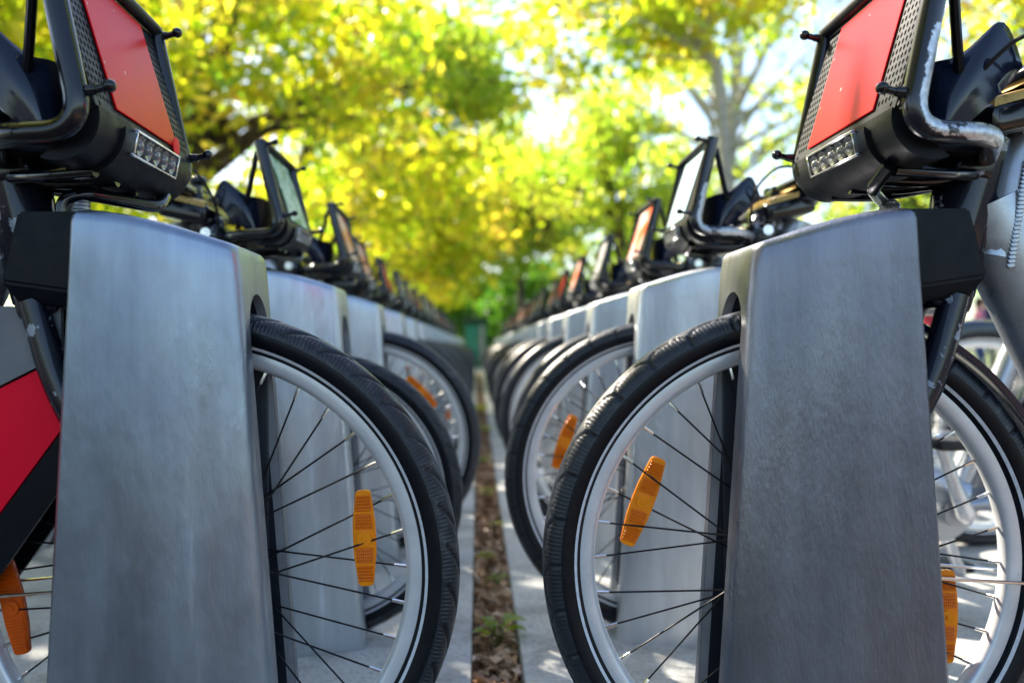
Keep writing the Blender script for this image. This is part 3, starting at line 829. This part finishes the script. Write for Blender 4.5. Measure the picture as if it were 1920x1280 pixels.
b = MB(); b.box(LC + lrot @ Vector((-0.001, 0, 0)), (0.002, 0.143, 0.027), lrot)
mk('lamp_reflector', b, M['lens'])
b = MB(); b.lathe_y([(0.0128, 0.0), (0.0122, 0.0030), (0.0100, 0.0012), (0.0060, 0.0006), (0.0055, 0.0035), (0.0035, 0.0056), (0.0, 0.0062)], 16)
mk('lamp_dome', b, M['led'])
b = MB(); b.tube([(0, 0, 0), (0.010, 0, 0.001)], [0.0065, 0.0055], 10); b.tube([(0.010, 0, 0.001), (0.021, 0, 0.004)], 0.0045, 10); b.ball((0.024, 0, 0.005), 0.0075, 0, 2)
mk('rack_hook', b, M['gloss_black'])
def side_tube(sg, wear_or_shade=False):
    pts = rounded([(-0.112, sg * 0.168, 1.070), (-0.064, sg * 0.172, 0.842), (-0.165, sg * 0.160, 0.842), (-0.226, sg * 0.040, 0.842)], 0.085, 12)
    dense = []
    for i in range(len(pts) - 1):
        m_ = max(1, int((pts[i + 1] - pts[i]).length / 0.012))
        dense += [pts[i].lerp(pts[i + 1], k / m_) for k in range(m_)]
    dense.append(pts[-1])
    mb = MB(); mb.tube(dense, 0.0132, 20)
    me = mb.mesh('rack_tube', M['worn_black'] if wear_or_shade else M['gloss_black'])
    if wear_or_shade:
        at = me.attributes.new('wear', 'FLOAT', 'POINT'); vals = []
        nv = len(dense); L = nv
        for vi, v in enumerate(me.vertices):
            ring = vi // 20; c = dense[min(ring, nv - 1)]; o = (v.co - c).normalized()
            t = ring / L
            band = max(0.0, o.y * sg * 0.62 - o.x * 0.80 + 0.05 * math.sin(t * 40)) * (1.0 if 0.22 < t < 0.93 else max(0.0, 1 - 9 * min(abs(t - 0.22), abs(t - 0.93))))
            vals.append(0.68 * band ** 0.75)
        at.data.foreach_set('value', vals)
    return me
TUBE = {-1: side_tube(-1), 1: side_tube(1)}; TUBE_WORN = side_tube(1, True)
b = MB(); b.tube(rounded([(-0.110, -0.170, 1.050), (-0.107, -0.165, 1.068), (-0.107, 0.165, 1.068), (-0.110, 0.170, 1.050)], 0.02), 0.0095, 12); mk('top_bar', b, M['matt_black'])
def stay(sg):
    mb = MB(); mb.tube([(-0.120, sg * 0.160, 1.045), (-0.150, sg * 0.115, 0.95), (-0.196, sg * 0.050, 0.852)], 0.0075, 8, flat=0.8)
    return mb.mesh('rack_stay', M['matt_black'])
STAY = {s: stay(s) for s in (-1, 1)}
RAIL = []
for yy in (-0.075, -0.025, 0.025, 0.075):
    mb = MB(); mb.tube(rounded([(-0.085, yy * 1.25, 0.815), (-0.15, yy * 1.1, 0.812), (-0.215, yy * 0.45, 0.820)], 0.03), 0.0075, 10); RAIL.append(mb.mesh('rack_rail', M['gloss_black']))
b = MB(); b.tube(rounded([(-0.075, 0.105, 0.818), (-0.070, 0.07, 0.798), (-0.125, -0.03, 0.800), (-0.148, -0.04, 0.792), (-0.150, -0.04, 0.745)], 0.03), 0.0085, 12); mk('rack_brace', b, M['gloss_black'])
# glossy guard: an upright shell, high at its rear ends
b = MB(); NT, NZ = 60, 12; V = []
for lay in (0, 1):
    for i in range(NT + 1):
        t = -1 + 2 * i / NT; at = abs(t)
        a = t * R(105)
        y = 0.108 * (math.sin(min(abs(a), R(90))) if True else 0) * (1 if t > 0 else -1)
        back = 0.030 * (1 - math.cos(min(abs(a), R(90)))) + max(0, at - 0.55) * 0.17
        y *= 1 - 0.10 * max(0, at - 0.7)
        sm = min(1, max(0, (at - 0.58) / 0.34)); top = 0.946 + 0.050 * sm * sm * (3 - 2 * sm) - 0.062 * max(0, (at - 0.80) / 0.20) ** 2
        for k in range(NZ + 1):
            q = k / NZ; z = 0.852 + (top - 0.852) * q
            off = 0.012 * q * q; back_q = back * (0.22 + 0.78 * q ** 0.8) ; yq = y * (0.90 + 0.16 * math.sin(PI * (0.15 + 0.70 * q)))
            th = 0.006 * lay
            dx, dy = -math.cos(min(abs(a), R(90))), 0
            V.append((-0.122 - back_q - off * 0.5 - th * math.cos(min(abs(a), R(90))), yq * (1 - th / 0.11), z - (0.0 if k < NZ else 0.002 * lay)))
S = (NT + 1) * (NZ + 1); F = []
for lay in (0, 1):
    for i in range(NT):
        for k in range(NZ): q = lay * S + i * (NZ + 1) + k; F.append((q, q + 1, q + NZ + 2, q + NZ + 1))
for i in range(NT):
    for k in (0, NZ): q = i * (NZ + 1) + k; F.append((q, q + NZ + 1, S + q + NZ + 1, S + q))
for k in range(NZ):
    for i in (0, NT): q = i * (NZ + 1) + k; F.append((q, q + 1, S + q + 1, S + q))
b.add(V, F); mk('basket_guard', b, M['guard'], angle=85)
b = MB(); b.tube([(-0.135, 0.0, 0.86), (-0.17, 0.0, 0.853), (-0.21, 0, 0.853)], [0.012, 0.014, 0.016], 10); b.box((-0.165, 0, 0.846), (0.09, 0.15, 0.012), None, 0, 0.004)
mk('guard_tray', b, M['matt_black'])
# head, fork
b = MB(); b.tube([(-0.240, 0, 0.876), (-0.238, 0, 0.870), (-0.190, 0, 0.675), (-0.188, 0, 0.668)], [0.034, 0.040, 0.038, 0.032], 22)
b.box((-0.215, 0, 0.838), (0.055, 0.085, 0.048), Matrix.Rotation(R(-14), 3, 'Y'), 0, 0.012, 3)
mk('steering_column', b, M['chipped'])
b = MB()
for s_ in (-1, 1):
    b.tube([(-0.222, s_ * 0.040, 0.846), (-0.222, s_ * 0.0525, 0.846)], 0.0105, 14); b.tube([(-0.222, s_ * 0.0525, 0.846), (-0.222, s_ * 0.0535, 0.846)], [0.0055, 0.0045], 6)
mk('column_bolt', b, M['chrome'])
b = MB(); b.box((-0.178, 0, 0.668), (0.050, 0.115, 0.040), Matrix.Rotation(R(-16), 3, 'Y'), 0, 0.012, 3)
for s_ in (-1, 1):
    b.tube(rounded([(-0.180, s_ * 0.050, 0.668), (-0.145, s_ * 0.055, 0.55), (-0.005, s_ * 0.052, 0.335), (0.0, s_ * 0.052, 0.322)], 0.10, 8), [0.021] * 3 + [0.019] * 8 + [0.013] * 20 if False else 0.0175, 14)
mk('front_fork', b, M['chipped'])
b = MB(); b.box((-0.141, 0, 0.722), (0.122, 0.150, 0.098), None, 0, 0.004, 2)
bm_ = MB()
bm_.add([(-0.083, -0.075, 0.772), (-0.186, -0.075, 0.772), (-0.206, -0.075, 0.690), (-0.083, -0.075, 0.672), (-0.192, -0.060, 0.664), (-0.083, -0.060, 0.655),
         (-0.083, 0.075, 0.772), (-0.186, 0.075, 0.772), (-0.206, 0.075, 0.690), (-0.083, 0.075, 0.672), (-0.192, 0.060, 0.664), (-0.083, 0.060, 0.655)],
        [(0, 1, 2, 3), (3, 2, 4, 5), (6, 9, 8, 7), (9, 11, 10, 8), (0, 6, 7, 1), (1, 7, 8, 2), (2, 8, 10, 4), (4, 10, 11, 5), (0, 3, 5, 11, 9, 6)])
bmx = bmesh.new(); bmx.from_mesh(bm_.mesh('t', M['box_black'])); bmesh.ops.bevel(bmx, geom=list(bmx.edges), offset=0.003, segments=2, affect='EDGES')
b = MB(); b.bm(bmx); mk('lock_box', b, M['box_black'], angle=30)
b = MB()
for k in range(5): b.tube([(-0.135, -0.025, 0.772 + 0.0045 * k), (-0.135, -0.025, 0.7755 + 0.0045 * k)], [0.0135, 0.0125], 16)
b.ball((-0.135, -0.025, 0.794), 0.0105, 0, 2, (1, 1, 0.5)); mk('lock_pin', b, M['alloy'])
# frame
b = MB(); b.tube([(-0.296, 0, 0.868), (-0.255, 0, 0.715)], 0.036, 20)
b.tube(rounded([(-0.246, 0, 0.790), (-0.385, 0, 0.50), (-0.475, 0, 0.335), (-0.64, 0, 0.275)], 0.16, 8), 0.054, 20, flat=0.74)
b.tube([(-0.63, 0, 0.29), (-0.70, 0, 0.45), (-0.86, 0, 0.83)], [0.028, 0.027, 0.019], 16)
b.tube([(-0.62, -0.045, 0.255), (-0.62, 0.045, 0.255)], 0.034, 18)
for s_ in (-1, 1):
    b.tube(rounded([(-0.615, s_ * 0.036, 0.265), (-0.76, s_ * 0.060, 0.285), (-1.075, s_ * 0.066, 0.33)], 0.08), 0.0145, 12)
    b.tube([(-0.765, s_ * 0.020, 0.60), (-0.83, s_ * 0.055, 0.56), (-1.07, s_ * 0.066, 0.335)], 0.011, 10)
    b.box((-1.08, s_ * 0.066, 0.33), (0.06, 0.008, 0.05), None, 0, 0.003)
mk('frame', b, M['silver'])
b = MB()
for k in range(26):
    t = k / 25; c = Vector((-0.274, 0, 0.835)).lerp(Vector((-0.252, 0, 0.705)), t)
    for s_ in (-1, 1): b.ball((c.x - 0.004, s_ * 0.0395, c.z), 0.0058, 0, 1, (1, 0.6, 0.7))
mk('weld_bead', b, M['silver'])
# handlebar
b = MB(); b.tube([(-0.240, 0, 0.872), (-0.262, 0, 0.940)], 0.016, 14)
b.tube(rounded([(-0.345, -0.30, 0.955), (-0.315, -0.19, 0.955), (-0.262, -0.06, 0.935), (-0.262, 0.06, 0.935), (-0.315, 0.19, 0.955), (-0.345, 0.30, 0.955)], 0.06), 0.0125, 12); mk('handlebar', b, M['gloss_black'])
GRIP = {}; LEVER = {}
for s_ in (-1, 1):
    mb = MB(); mb.tube([(-0.347, s_ * 0.308, 0.955), (-0.345, s_ * 0.30, 0.955), (-0.319, s_ * 0.20, 0.955), (-0.316, s_ * 0.190, 0.955)], [0.015, 0.0185, 0.0175, 0.0145], 14)
    for k in range(9):
        q = Vector((-0.343, s_ * 0.292, 0.955)).lerp(Vector((-0.321, s_ * 0.208, 0.955)), k / 8); mb.lathe_y([(0.017, -0.003), (0.0195, -0.0015), (0.0195, 0.0015), (0.017, 0.003)], 14, c=q)
    GRIP[s_] = mb.mesh('grip', M['grip'])
    mb = MB(); mb.tube(rounded([(-0.303, s_ * 0.168, 0.955), (-0.272, s_ * 0.175, 0.945), (-0.270, s_ * 0.20, 0.930), (-0.285, s_ * 0.29, 0.915)], 0.02), [0.011] * 2 + [0.008] * 40 if False else 0.0075, 10)
    mb.box((-0.298, s_ * 0.160, 0.953), (0.034, 0.030, 0.032), None, 0, 0.006)
    LEVER[s_] = mb.mesh('brake_lever', M['gloss_black'])
b = MB(); b.box((-0.262, 0, 0.890), (0.105, 0.150, 0.040), Matrix.Rotation(R(12), 3, 'Y'), 0, 0.014, 4)
b.tube([(-0.305, -0.085, 0.918), (-0.300, -0.060, 0.915), (-0.28, 0, 0.912), (-0.300, 0.060, 0.915), (-0.305, 0.085, 0.918)], [0.018, 0.029, 0.034, 0.029, 0.018], 14)
mk('handlebar_cover', b, M['gloss_black'], angle=60)
b = MB(); V = []
for i in range(13):
    y = -0.075 + 0.15 * i / 12; dz = -0.35 * y * y * 8
    for (u, z) in ((-0.216, 0.902), (-0.217, 0.913), (-0.310, 0.938), (-0.312, 0.928)): V.append((u, y, z + dz * 0.5))
F = [(4 * i + j, 4 * i + (j + 1) % 4, 4 * i + 4 + (j + 1) % 4, 4 * i + 4 + j) for i in range(12) for j in range(4)] + [(0, 1, 2, 3), (51, 50, 49, 48)]
b.add(V, F); mk('cover_trim', b, M['gold'])
b = MB(); b.tube(rounded([(-0.27, 0.16, 0.95), (-0.21, 0.15, 0.962), (-0.175, 0.10, 0.92), (-0.19, 0.03, 0.84), (-0.20, 0.02, 0.80)], 0.05, 8), 0.0028, 8); mk('brake_cable', b, M['grip'])
b = MB(); b.tube(rounded([(-0.28, -0.16, 0.945), (-0.215, -0.15, 0.965), (-0.185, -0.09, 0.90), (-0.20, -0.03, 0.82)], 0.05, 8), 0.003, 8); mk('gear_cable', b, M['grip'])
b = MB(); b.ball((-0.296, 0.128, 0.985), 0.021, 0, 3, (1, 1, 0.62)); b.box((-0.296, 0.128, 0.966), (0.02, 0.02, 0.02)); mk('bell', b, M['gloss_black'])
# mudguards: from the fork crown back down round the wheel
def guard(a0, a1, r, hw, depth, mats, extra=None):
    mb = MB()
    prof = [(r - depth, -hw), (r - depth * 0.4, -hw - 0.001), (r - 0.006, -hw + 0.002), (r, -hw * 0.55), (r + 0.002, 0), (r, hw * 0.55), (r - 0.006, hw - 0.002), (r - depth * 0.4, hw + 0.001), (r - depth, hw),
            (r - depth, hw - 0.002), (r - 0.008, hw - 0.004), (r - 0.002, 0), (r - 0.008, -hw + 0.004), (r - depth, -hw + 0.002)]
    mb.lathe_y(prof, 60, R(a0), R(a1), 0, True)
    return mb.mesh('mudguard', mats, angle=40)
GUARD_F = guard(97, 205, 0.343, 0.031, 0.012, M['guard'])
GUARD_R = guard(-15, 200, 0.345, 0.033, 0.045, M['guard'])
def mstay():
    mb = MB()
    for s_ in (-1, 1): mb.tube([(0, s_ * 0.050, 0), (-0.10, s_ * 0.046, -0.010), (-0.336, s_ * 0.031, -0.028)], 0.0022, 6)
    return mb.mesh('mudguard_stay', M['chrome'])
MSTAY = mstay()
def flat_pair(pts, y0, y1, mat, name):
    mb = MB(); n = len(pts)
    for s_ in (-1, 1):
        mb.add([(u, s_ * y0, z) for u, z in pts] + [(u, s_ * y1, z) for u, z in pts], [tuple(range(n)), tuple(range(2 * n - 1, n - 1, -1))] + [(q, (q + 1) % n, n + (q + 1) % n, n + q) for q in range(n)])
    return mb.mesh(name, mat, angle=30)
FAIRING = [flat_pair([(-.15, .600), (-.223, .564), (-.36, .495), (-.42, .40), (-.34, .26), (-.223, .418), (-.15, .515)], .041, .036, M['red_guard'], 'red_fairing'),
           flat_pair([(-.15, .660), (-.30, .665), (-.42, .54), (-.36, .498), (-.223, .567), (-.15, .603)], .044, .036, simple('grey_fairing_plastic', (0.17, 0.175, 0.19), 0.4, spec=0.3), 'grey_fairing'),
           flat_pair([(-.15, .512), (-.223, .415), (-.34, .257), (-.36, .16), (-.223, .344), (-.15, .446)], .0395, .033, M['box_black'], 'fairing_edge')]  # black band stands in for the dark shade below the red panel

# rear end
b = MB(); b.tube([(-0.775, 0, 0.62), (-0.90, 0, 0.93)], 0.0135, 12); mk('seat_post', b, M['chrome'])
b = MB(); V = []; n = 16
for i in range(n + 1):
    t = i / n; u = -0.76 - 0.27 * t; w = 0.020 + 0.075 * max(0, (t - 0.25) / 0.75) ** 1.2 if t > 0.25 else 0.014 + 0.006 * math.sin(t * 4 * PI / 2)
    if t > 0.9: w *= 1 - 2.5 * (t - 0.9)
    z = 0.955 + 0.020 * (t - 0.5) ** 2 * 4
    for q in range(12):
        a = 2 * PI * q / 12; V.append((u, w * math.cos(a), z + (0.020 if math.sin(a) > 0 else 0.040) * math.sin(a)))
F = [(i * 12 + j, i * 12 + (j + 1) % 12, (i + 1) * 12 + (j + 1) % 12, (i + 1) * 12 + j) for i in range(n) for j in range(12)] + [tuple(range(12)), tuple(n * 12 + j for j in range(11, -1, -1))]
b.add(V, F); mk('saddle', b, M['guard'], angle=70)
CR_M = {}
for s_, a in ((-1, R(-112)), (1, R(68))):
    mb = MB(); d = Vector((math.cos(a), 0, math.sin(a)))
    c0 = Vector((-0.62, s_ * 0.066, 0.255)); c1 = c0 + d * 0.165 + Vector((0, s_ * 0.012, 0))
    mb.tube([c0 - d * 0.018, c0, c0 + d * 0.06, c1 - d * 0.02, c1, c1 + d * 0.014], [0.012, 0.021, 0.015, 0.013, 0.014, 0.008], 12, flat=0.6)
    mb.tube([c0 - Vector((0, s_ * 0.03, 0)), c0 + Vector((0, s_ * 0.010, 0))], 0.014, 14)
    mc = mb.mesh('crank', M['alloy'])
    mb = MB(); pc = c1 + Vector((0, s_ * 0.055, 0)); mb.box(pc, (0.085, 0.082, 0.020), None, 0, 0.004); mb.tube([c1, pc], 0.006, 8)
    for q in (-1, 1): mb.box(pc + Vector((q * 0.045, 0, 0)), (0.006, 0.05, 0.014), None, 0, 0.001)
    CR_M[s_] = (mc, mb.mesh('pedal', M['grip']))
b = MB(); b.box((-0.82, -0.058, 0.295), (0.46, 0.022, 0.090), Matrix.Rotation(R(-9), 3, 'Y'), 0, 0.010, 3); b.tube([(-0.62, -0.048, 0.255), (-0.62, -0.070, 0.255)], 0.082, 28); mk('chain_guard', b, M['silver'])
b = MB(); b.box((-1.435, 0, 0.52), (0.02, 0.05, 0.05), None, 0, 0.008); mk('rear_light', b, simple('red_lamp_plastic', (0.6, 0.01, 0.01), 0.2))

b = MB(); b.tube([(0, 0, 0), (0.0012, 0, 0)], 0.0125, 18); TAG = b.mesh('poster_tag', M['red_guard'])
def rackset(root, poster_m, wear_or_shade, S=(1, 1, 1)):
    before = set(root.children)
    pn = link('rack_panel', BM['rack_panel'], root)
    link('backing_plate', BM['backing_plate'], pn); link('panel_chin', BM['panel_chin'], pn)
    po = link('poster', BM['poster'], pn)
    po.material_slots[0].link = 'OBJECT'; po.material_slots[0].material = poster_m
    link('lamp_cover', BM['lamp_cover'], pn)
    if S == (1, 1, 1) and not wear_or_shade: link('poster_tag', TAG, pn, pp(0.094, 0.010, 0.0035))
    hl = link('headlight', BM['headlight'], root)
    link('lamp_reflector', BM['lamp_reflector'], hl)
    for k in range(5):
        d = link('lamp_dome', BM['lamp_dome'], hl, LC + lrot @ Vector((0.0002, -0.0555 + 0.02775 * k, 0)))
        d.rotation_euler = (0, 0, R(-90)) if True else None
        d.rotation_mode = 'QUATERNION'; d.rotation_quaternion = Vector((math.cos(la), 0, math.sin(la))).to_track_quat('Y', 'Z')
    for s_ in (-1, 1):
        link('rack_tube', TUBE_WORN if (wear_or_shade and s_ == 1) else TUBE[s_], root)
        link('rack_stay', STAY[s_], root)
        link('rack_hook', BM['rack_hook'], root, (-0.060, s_ * 0.172, 0.885))
        link('rack_hook', BM['rack_hook'], root, (-0.102, s_ * 0.170, 1.062))
    link('top_bar', BM['top_bar'], root)
    for me in RAIL: link('rack_rail', me, root)
    for k in ('rack_brace', 'basket_guard', 'guard_tray'): link(k, BM[k], root)
    P = Vector((-0.150, 0, 0.800))
    for o in root.children:
        if o in before: continue
        o.location = Vector([P[a] + S[a] * (o.location[a] - P[a]) for a in range(3)]); o.scale = S
        if S[0] != 1: o.location.x += 0.028

def bike(x, y, rz, label, group, poster_m, spin, tyre, single=False, red=False, wear_or_shade=False, wscale=1.0, rscale=(1, 1, 1)):
    t = thing('hire_bike', label, 'bike', (x, y, 0), rz, group)
    wheel('front_wheel', t, (0, 0, WR * wscale), tyre, spin, single, wscale, R(9) if red else 0.0, 0.0 if red else (R(20) if single else 0.0), 0.236 if red else (0.205 if single else 0.214), red)
    mg = link('mudguard', GUARD_F, t, (0, 0, 0.33))
    link('mudguard_stay', MSTAY, t, (0, 0, 0.33))
    if red:
        for me in FAIRING: link(me.name.split('.')[0], me, t)
    for k in ('front_fork', 'steering_column', 'column_bolt', 'lock_box', 'lock_pin'): link(k, BM[k], t)
    fr = link('frame', BM['frame'], t); link('weld_bead', BM['weld_bead'], fr)
    link('handlebar', BM['handlebar'], t)
    for s_ in (-1, 1): link('grip', GRIP[s_], t); link('brake_lever', LEVER[s_], t)
    cv = link('handlebar_cover', BM['handlebar_cover'], t); link('cover_trim', BM['cover_trim'], cv)
    for k in ('brake_cable', 'gear_cable', 'bell', 'seat_post', 'saddle', 'chain_guard', 'rear_light'): link(k, BM[k], t)
    for s_ in (-1, 1):
        c = link('crank', CR_M[s_][0], t); link('pedal', CR_M[s_][1], c)
    rackset(t, poster_m, wear_or_shade, rscale)
    wheel('rear_wheel', t, (-1.08, 0, 0.33), TYRE0, 0.4, False)
    link('rear_mudguard', GUARD_R, t, (-1.08, 0, 0.33))
    return t

NROW = 22
ORD = ['nearest', 'second', 'third', 'fourth', 'fifth', 'sixth', 'seventh', 'eighth', 'ninth', 'tenth']
L0, R0, SPAN = 1.12, 1.151, 0.752
LB = {0: 'hire bike with a red poster and red frame fairing behind the nearest left dock',
      1: 'hire bike with a green picture poster, second in the left row',
      2: 'hire bike with an orange and white poster, third in the left row'}
RB = {0: 'hire bike with a faded red poster and chipped rack in the nearest right dock',
      1: 'hire bike with a pale cyan poster, second in the right row',
      2: 'hire bike with an orange and white poster, third in the right row',
      3: 'hire bike with a black and white poster, fourth in the right row'}
LP = [P_RED, P_GREEN, P_MIX, P_MIX, P_RED, P_BW, P_MIX, P_RED2]
RP = [P_RED2, P_PALE, P_MIX, P_BW, P_MIX, P_RED, P_MIX, P_SUNLIT, P_SUNLIT]
jit = random.Random(12)
for side, base, xa, posters, labs, word in ((-1, L0, -0.354, LP, LB, 'left'), (1, R0, 0.408, RP, RB, 'right')):
    for i in range(NROW):
        y = base + SPAN * i
        rz = 0.0 if side < 0 else PI
        g1 = f'hire bikes in the {word} row'; g2 = f'bike docks in the {word} row'
        if i in labs: lab = labs[i]
        elif i < 10: lab = f'hire bike in the {word} row, {ORD[i]} from the camera'
        else: lab = f'small blurred hire bike towards the far end of the {word} row'
        if i < 10: dl = f'grey steel dock post, {ORD[i]} of the {word} row'
        else: dl = f'small blurred dock post towards the far end of the {word} row'
        if i == 0: dl = 'large blue grey dock post nearest the camera on the left' if side < 0 else 'large violet grey dock post nearest the camera on the right'
        pm = posters[i] if i < len(posters) else jit.choice([P_RED, P_MIX, P_SUNLIT, P_SUNLIT, P_RED2])
        spin = {(-1, 0): R(10.7), (-1, 1): R(80), (-1, 2): R(43), (1, 0): R(21.2), (1, 1): R(20), (1, 3): R(40)}.get((side, i), jit.uniform(0, 3.1))
        dx = 0.0 if i == 0 else jit.uniform(-0.016, 0.012) * (-side)
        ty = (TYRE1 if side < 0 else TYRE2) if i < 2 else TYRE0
        small = side < 0 and i == 1
        if side < 0 and i == 2: dx = 0.032
        if side > 0 and i == 1: dx = -0.026
        xd = xa + (0 if i == 0 else jit.uniform(-0.003, 0.003))
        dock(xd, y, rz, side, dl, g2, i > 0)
        bike(xa + dx + (0.018 if small else 0) if side < 0 else xa + dx + 0.004, y, rz + (0 if i == 0 else jit.uniform(-0.018, 0.018)), lab, g1, pm, spin, ty,
             single=i < 2, red=(side < 0 and i == 0), wear_or_shade=(side > 0 and i < 2), wscale=0.91 if small else 1.0, rscale=(1, 1, 1) if i == 0 else (0.90, 0.78 + jit.uniform(-.02, .02), 0.80 + jit.uniform(-.02, .03)))

# ------------------------------------------------------------------ green cabinet at the end of the rows
t = thing('utility_cabinet', 'green metal cabinet with a dark flat roof at the far end between the rows', 'cabinet', (-0.05, 28.5, -0.1), 0)
b = MB(); b.box((0, 0, 0.72), (0.74, 0.5, 1.44), None, 0, 0.02); b.build('body', M['cab_green'], t)
b = MB(); b.box((0, 0, 1.50), (0.86, 0.62, 0.12), None, 0, 0.02); b.build('roof', M['cab_dark'], t)
b = MB(); b.box((-0.12, -0.256, 0.78), (0.40, 0.02, 1.1), None, 0, 0.006); d = b.build('door', M['teal'], t)
b = MB(); b.box((0.04, -0.275, 0.8), (0.02, 0.02, 0.14), None, 0, 0.004); b.build('handle', M['chrome'], d)
b = MB(); b.box((0.20, -0.262, 0.74), (0.14, 0.03, 1.20), None, 0, 0.006); b.build('side_strip', M['cab_grey'], t)

# ------------------------------------------------------------------ people on the far right
def cloth(name, c): return simple(name, c, 0.8, var=0.15, vscale=12)
def person(x, y, rz, label, top, legs, skin, hair, h=1.7, pose=0, sleeves=True):
    s = h / 1.7
    t = None
    J = {'pel': (0, 0, .93), 'waist': (0, 0, 1.06), 'chest': (0, .01, 1.26), 'neck0': (0, 0.01, 1.42), 'neck': (0, -.005, 1.49), 'head': (0, -.015, 1.58), 'crown': (0, -.005, 1.655)}
    Rr = {'pel': .135, 'waist': .12, 'chest': .14, 'neck0': .075, 'neck': .05, 'head': .085, 'crown': .075}
    E = [('pel', 'waist'), ('waist', 'chest'), ('chest', 'neck0'), ('neck0', 'neck'), ('neck', 'head'), ('head', 'crown')]
    J['nose'] = (0, -.105, 1.575); Rr['nose'] = .016; E.append(('head', 'nose'))
    for sd, nm in ((-1, 'l'), (1, 'r')):
        st = 0.10 * sd * (1 if pose else 0.3)
        J['hip' + nm] = (sd * .09, 0, .86); J['knee' + nm] = (sd * .10, -st * .8 - .01, .49); J['ank' + nm] = (sd * .10, st, .09); J['toe' + nm] = (sd * .115, st - .15, .035)
        Rr.update({'hip' + nm: .095, 'knee' + nm: .062, 'ank' + nm: .045, 'toe' + nm: .035})
        E += [('pel', 'hip' + nm), ('hip' + nm, 'knee' + nm), ('knee' + nm, 'ank' + nm), ('ank' + nm, 'toe' + nm)]
        J['sh' + nm] = (sd * .185, .01, 1.385)
        bend = -0.20 if pose == 1 else -0.04
        J['el' + nm] = (sd * .235, .02, 1.11); J['wr' + nm] = (sd * .22, bend, .90 if pose != 1 else 1.02); hx, hy, hz = J['wr' + nm]
        J['pm' + nm] = (hx, hy - .03, hz - .075)
        Rr.update({'sh' + nm: .062, 'el' + nm: .045, 'wr' + nm: .030, 'pm' + nm: .034})
        E += [('chest', 'sh' + nm), ('sh' + nm, 'el' + nm), ('el' + nm, 'wr' + nm), ('wr' + nm, 'pm' + nm)]
        for q, (dy, ln) in enumerate(((-.036, .065), (-.012, .08), (.012, .075), (.034, .06))):
            J[f'f{q}{nm}'] = (hx, hy - .03 + dy, hz - .10); J[f'g{q}{nm}'] = (hx - sd * .012, hy - .03 + dy, hz - .10 - ln)
            Rr[f'f{q}{nm}'] = .010; Rr[f'g{q}{nm}'] = .008; E += [('pm' + nm, f'f{q}{nm}'), (f'f{q}{nm}', f'g{q}{nm}')]
        J['th' + nm] = (hx - sd * .01, hy - .085, hz - .085); Rr['th' + nm] = .010; E.append(('wr' + nm, 'th' + nm))
    keys = list(J); me = bpy.data.meshes.new('person')
    me.from_pydata([tuple(c * s for c in J[k]) for k in keys], [(keys.index(a), keys.index(b_)) for a, b_ in E], [])
    tmp = link('person', me); 
    mod = tmp.modifiers.new('skin', 'SKIN'); sv = me.skin_vertices[0].data
    for k, v in zip(keys, sv): v.radius = (Rr[k] * s * (1.18 if k in ('pel', 'waist', 'chest') else 1), Rr[k] * s * (0.82 if k in ('pel', 'waist', 'chest') else 1))
    sv[0].use_root = True
    ss = tmp.modifiers.new('sub', 'SUBSURF'); ss.levels = 2; ss.render_levels = 2
    dg = bpy.context.evaluated_depsgraph_get(); ev = tmp.evaluated_get(dg); nm_ = bpy.data.meshes.new_from_object(ev)
    bpy.data.objects.remove(tmp)
    nm_.materials.clear()
    for m_ in (skin, top, legs, M['grip']): nm_.materials.append(m_)
    for p_ in nm_.polygons:
        z = p_.center.z / s; ax = abs(p_.center.x) / s; p_.use_smooth = True
        if z < .085: mi = 3
        elif z < .90 and ax < .19: mi = 2
        elif z < 1.44 and (ax < .19 or (z > 1.0 if sleeves else z > 1.2)): mi = 1
        else: mi = 0
        p_.material_index = mi
    o = link('person', nm_, None, (x, y, -0.1)); o.rotation_euler = (0, 0, rz)
    tag(o, label, 'person', 'people beyond the right row')
    hb = MB(); hb.ball((0, .012 * s, 1.615 * s), .098 * s, 0, 3, (0.95, 1.05, 0.95)); hb.ball((0, .055 * s, 1.54 * s), .075 * s, 0, 2, (1, 0.8, 1.3))
    hb.build('hair', hair, o)
    return o
SK = cloth('skin_tone', (0.50, 0.30, 0.22)); HA = cloth('dark_hair', (0.03, 0.02, 0.015)); HB = cloth('fair_hair', (0.30, 0.19, 0.08))
person(10.2, 20.0, R(20), 'person in a red top walking on the far right', cloth('red_top', (0.60, 0.05, 0.08)), cloth('tan_trousers', (0.45, 0.30, 0.18)), SK, HA, 1.65, 1)
person(10.75, 20.6, R(-30), 'person in a white top and tan trousers in the far right group', cloth('white_top', (0.78, 0.74, 0.72)), cloth('tan_trousers_pale', (0.50, 0.36, 0.22)), SK, HB, 1.75, 0)
person(11.2, 19.8, R(60), 'person in a pink top and blue jeans on the far right', cloth('pink_top', (0.72, 0.22, 0.35)), cloth('blue_jeans', (0.03, 0.07, 0.20)), SK, HA, 1.7, 1)
person(11.75, 20.5, R(150), 'person in a navy jacket at the right of the far group', cloth('navy_jacket', (0.02, 0.04, 0.13)), cloth('dark_jeans', (0.03, 0.05, 0.14)), SK, HB, 1.78, 0)
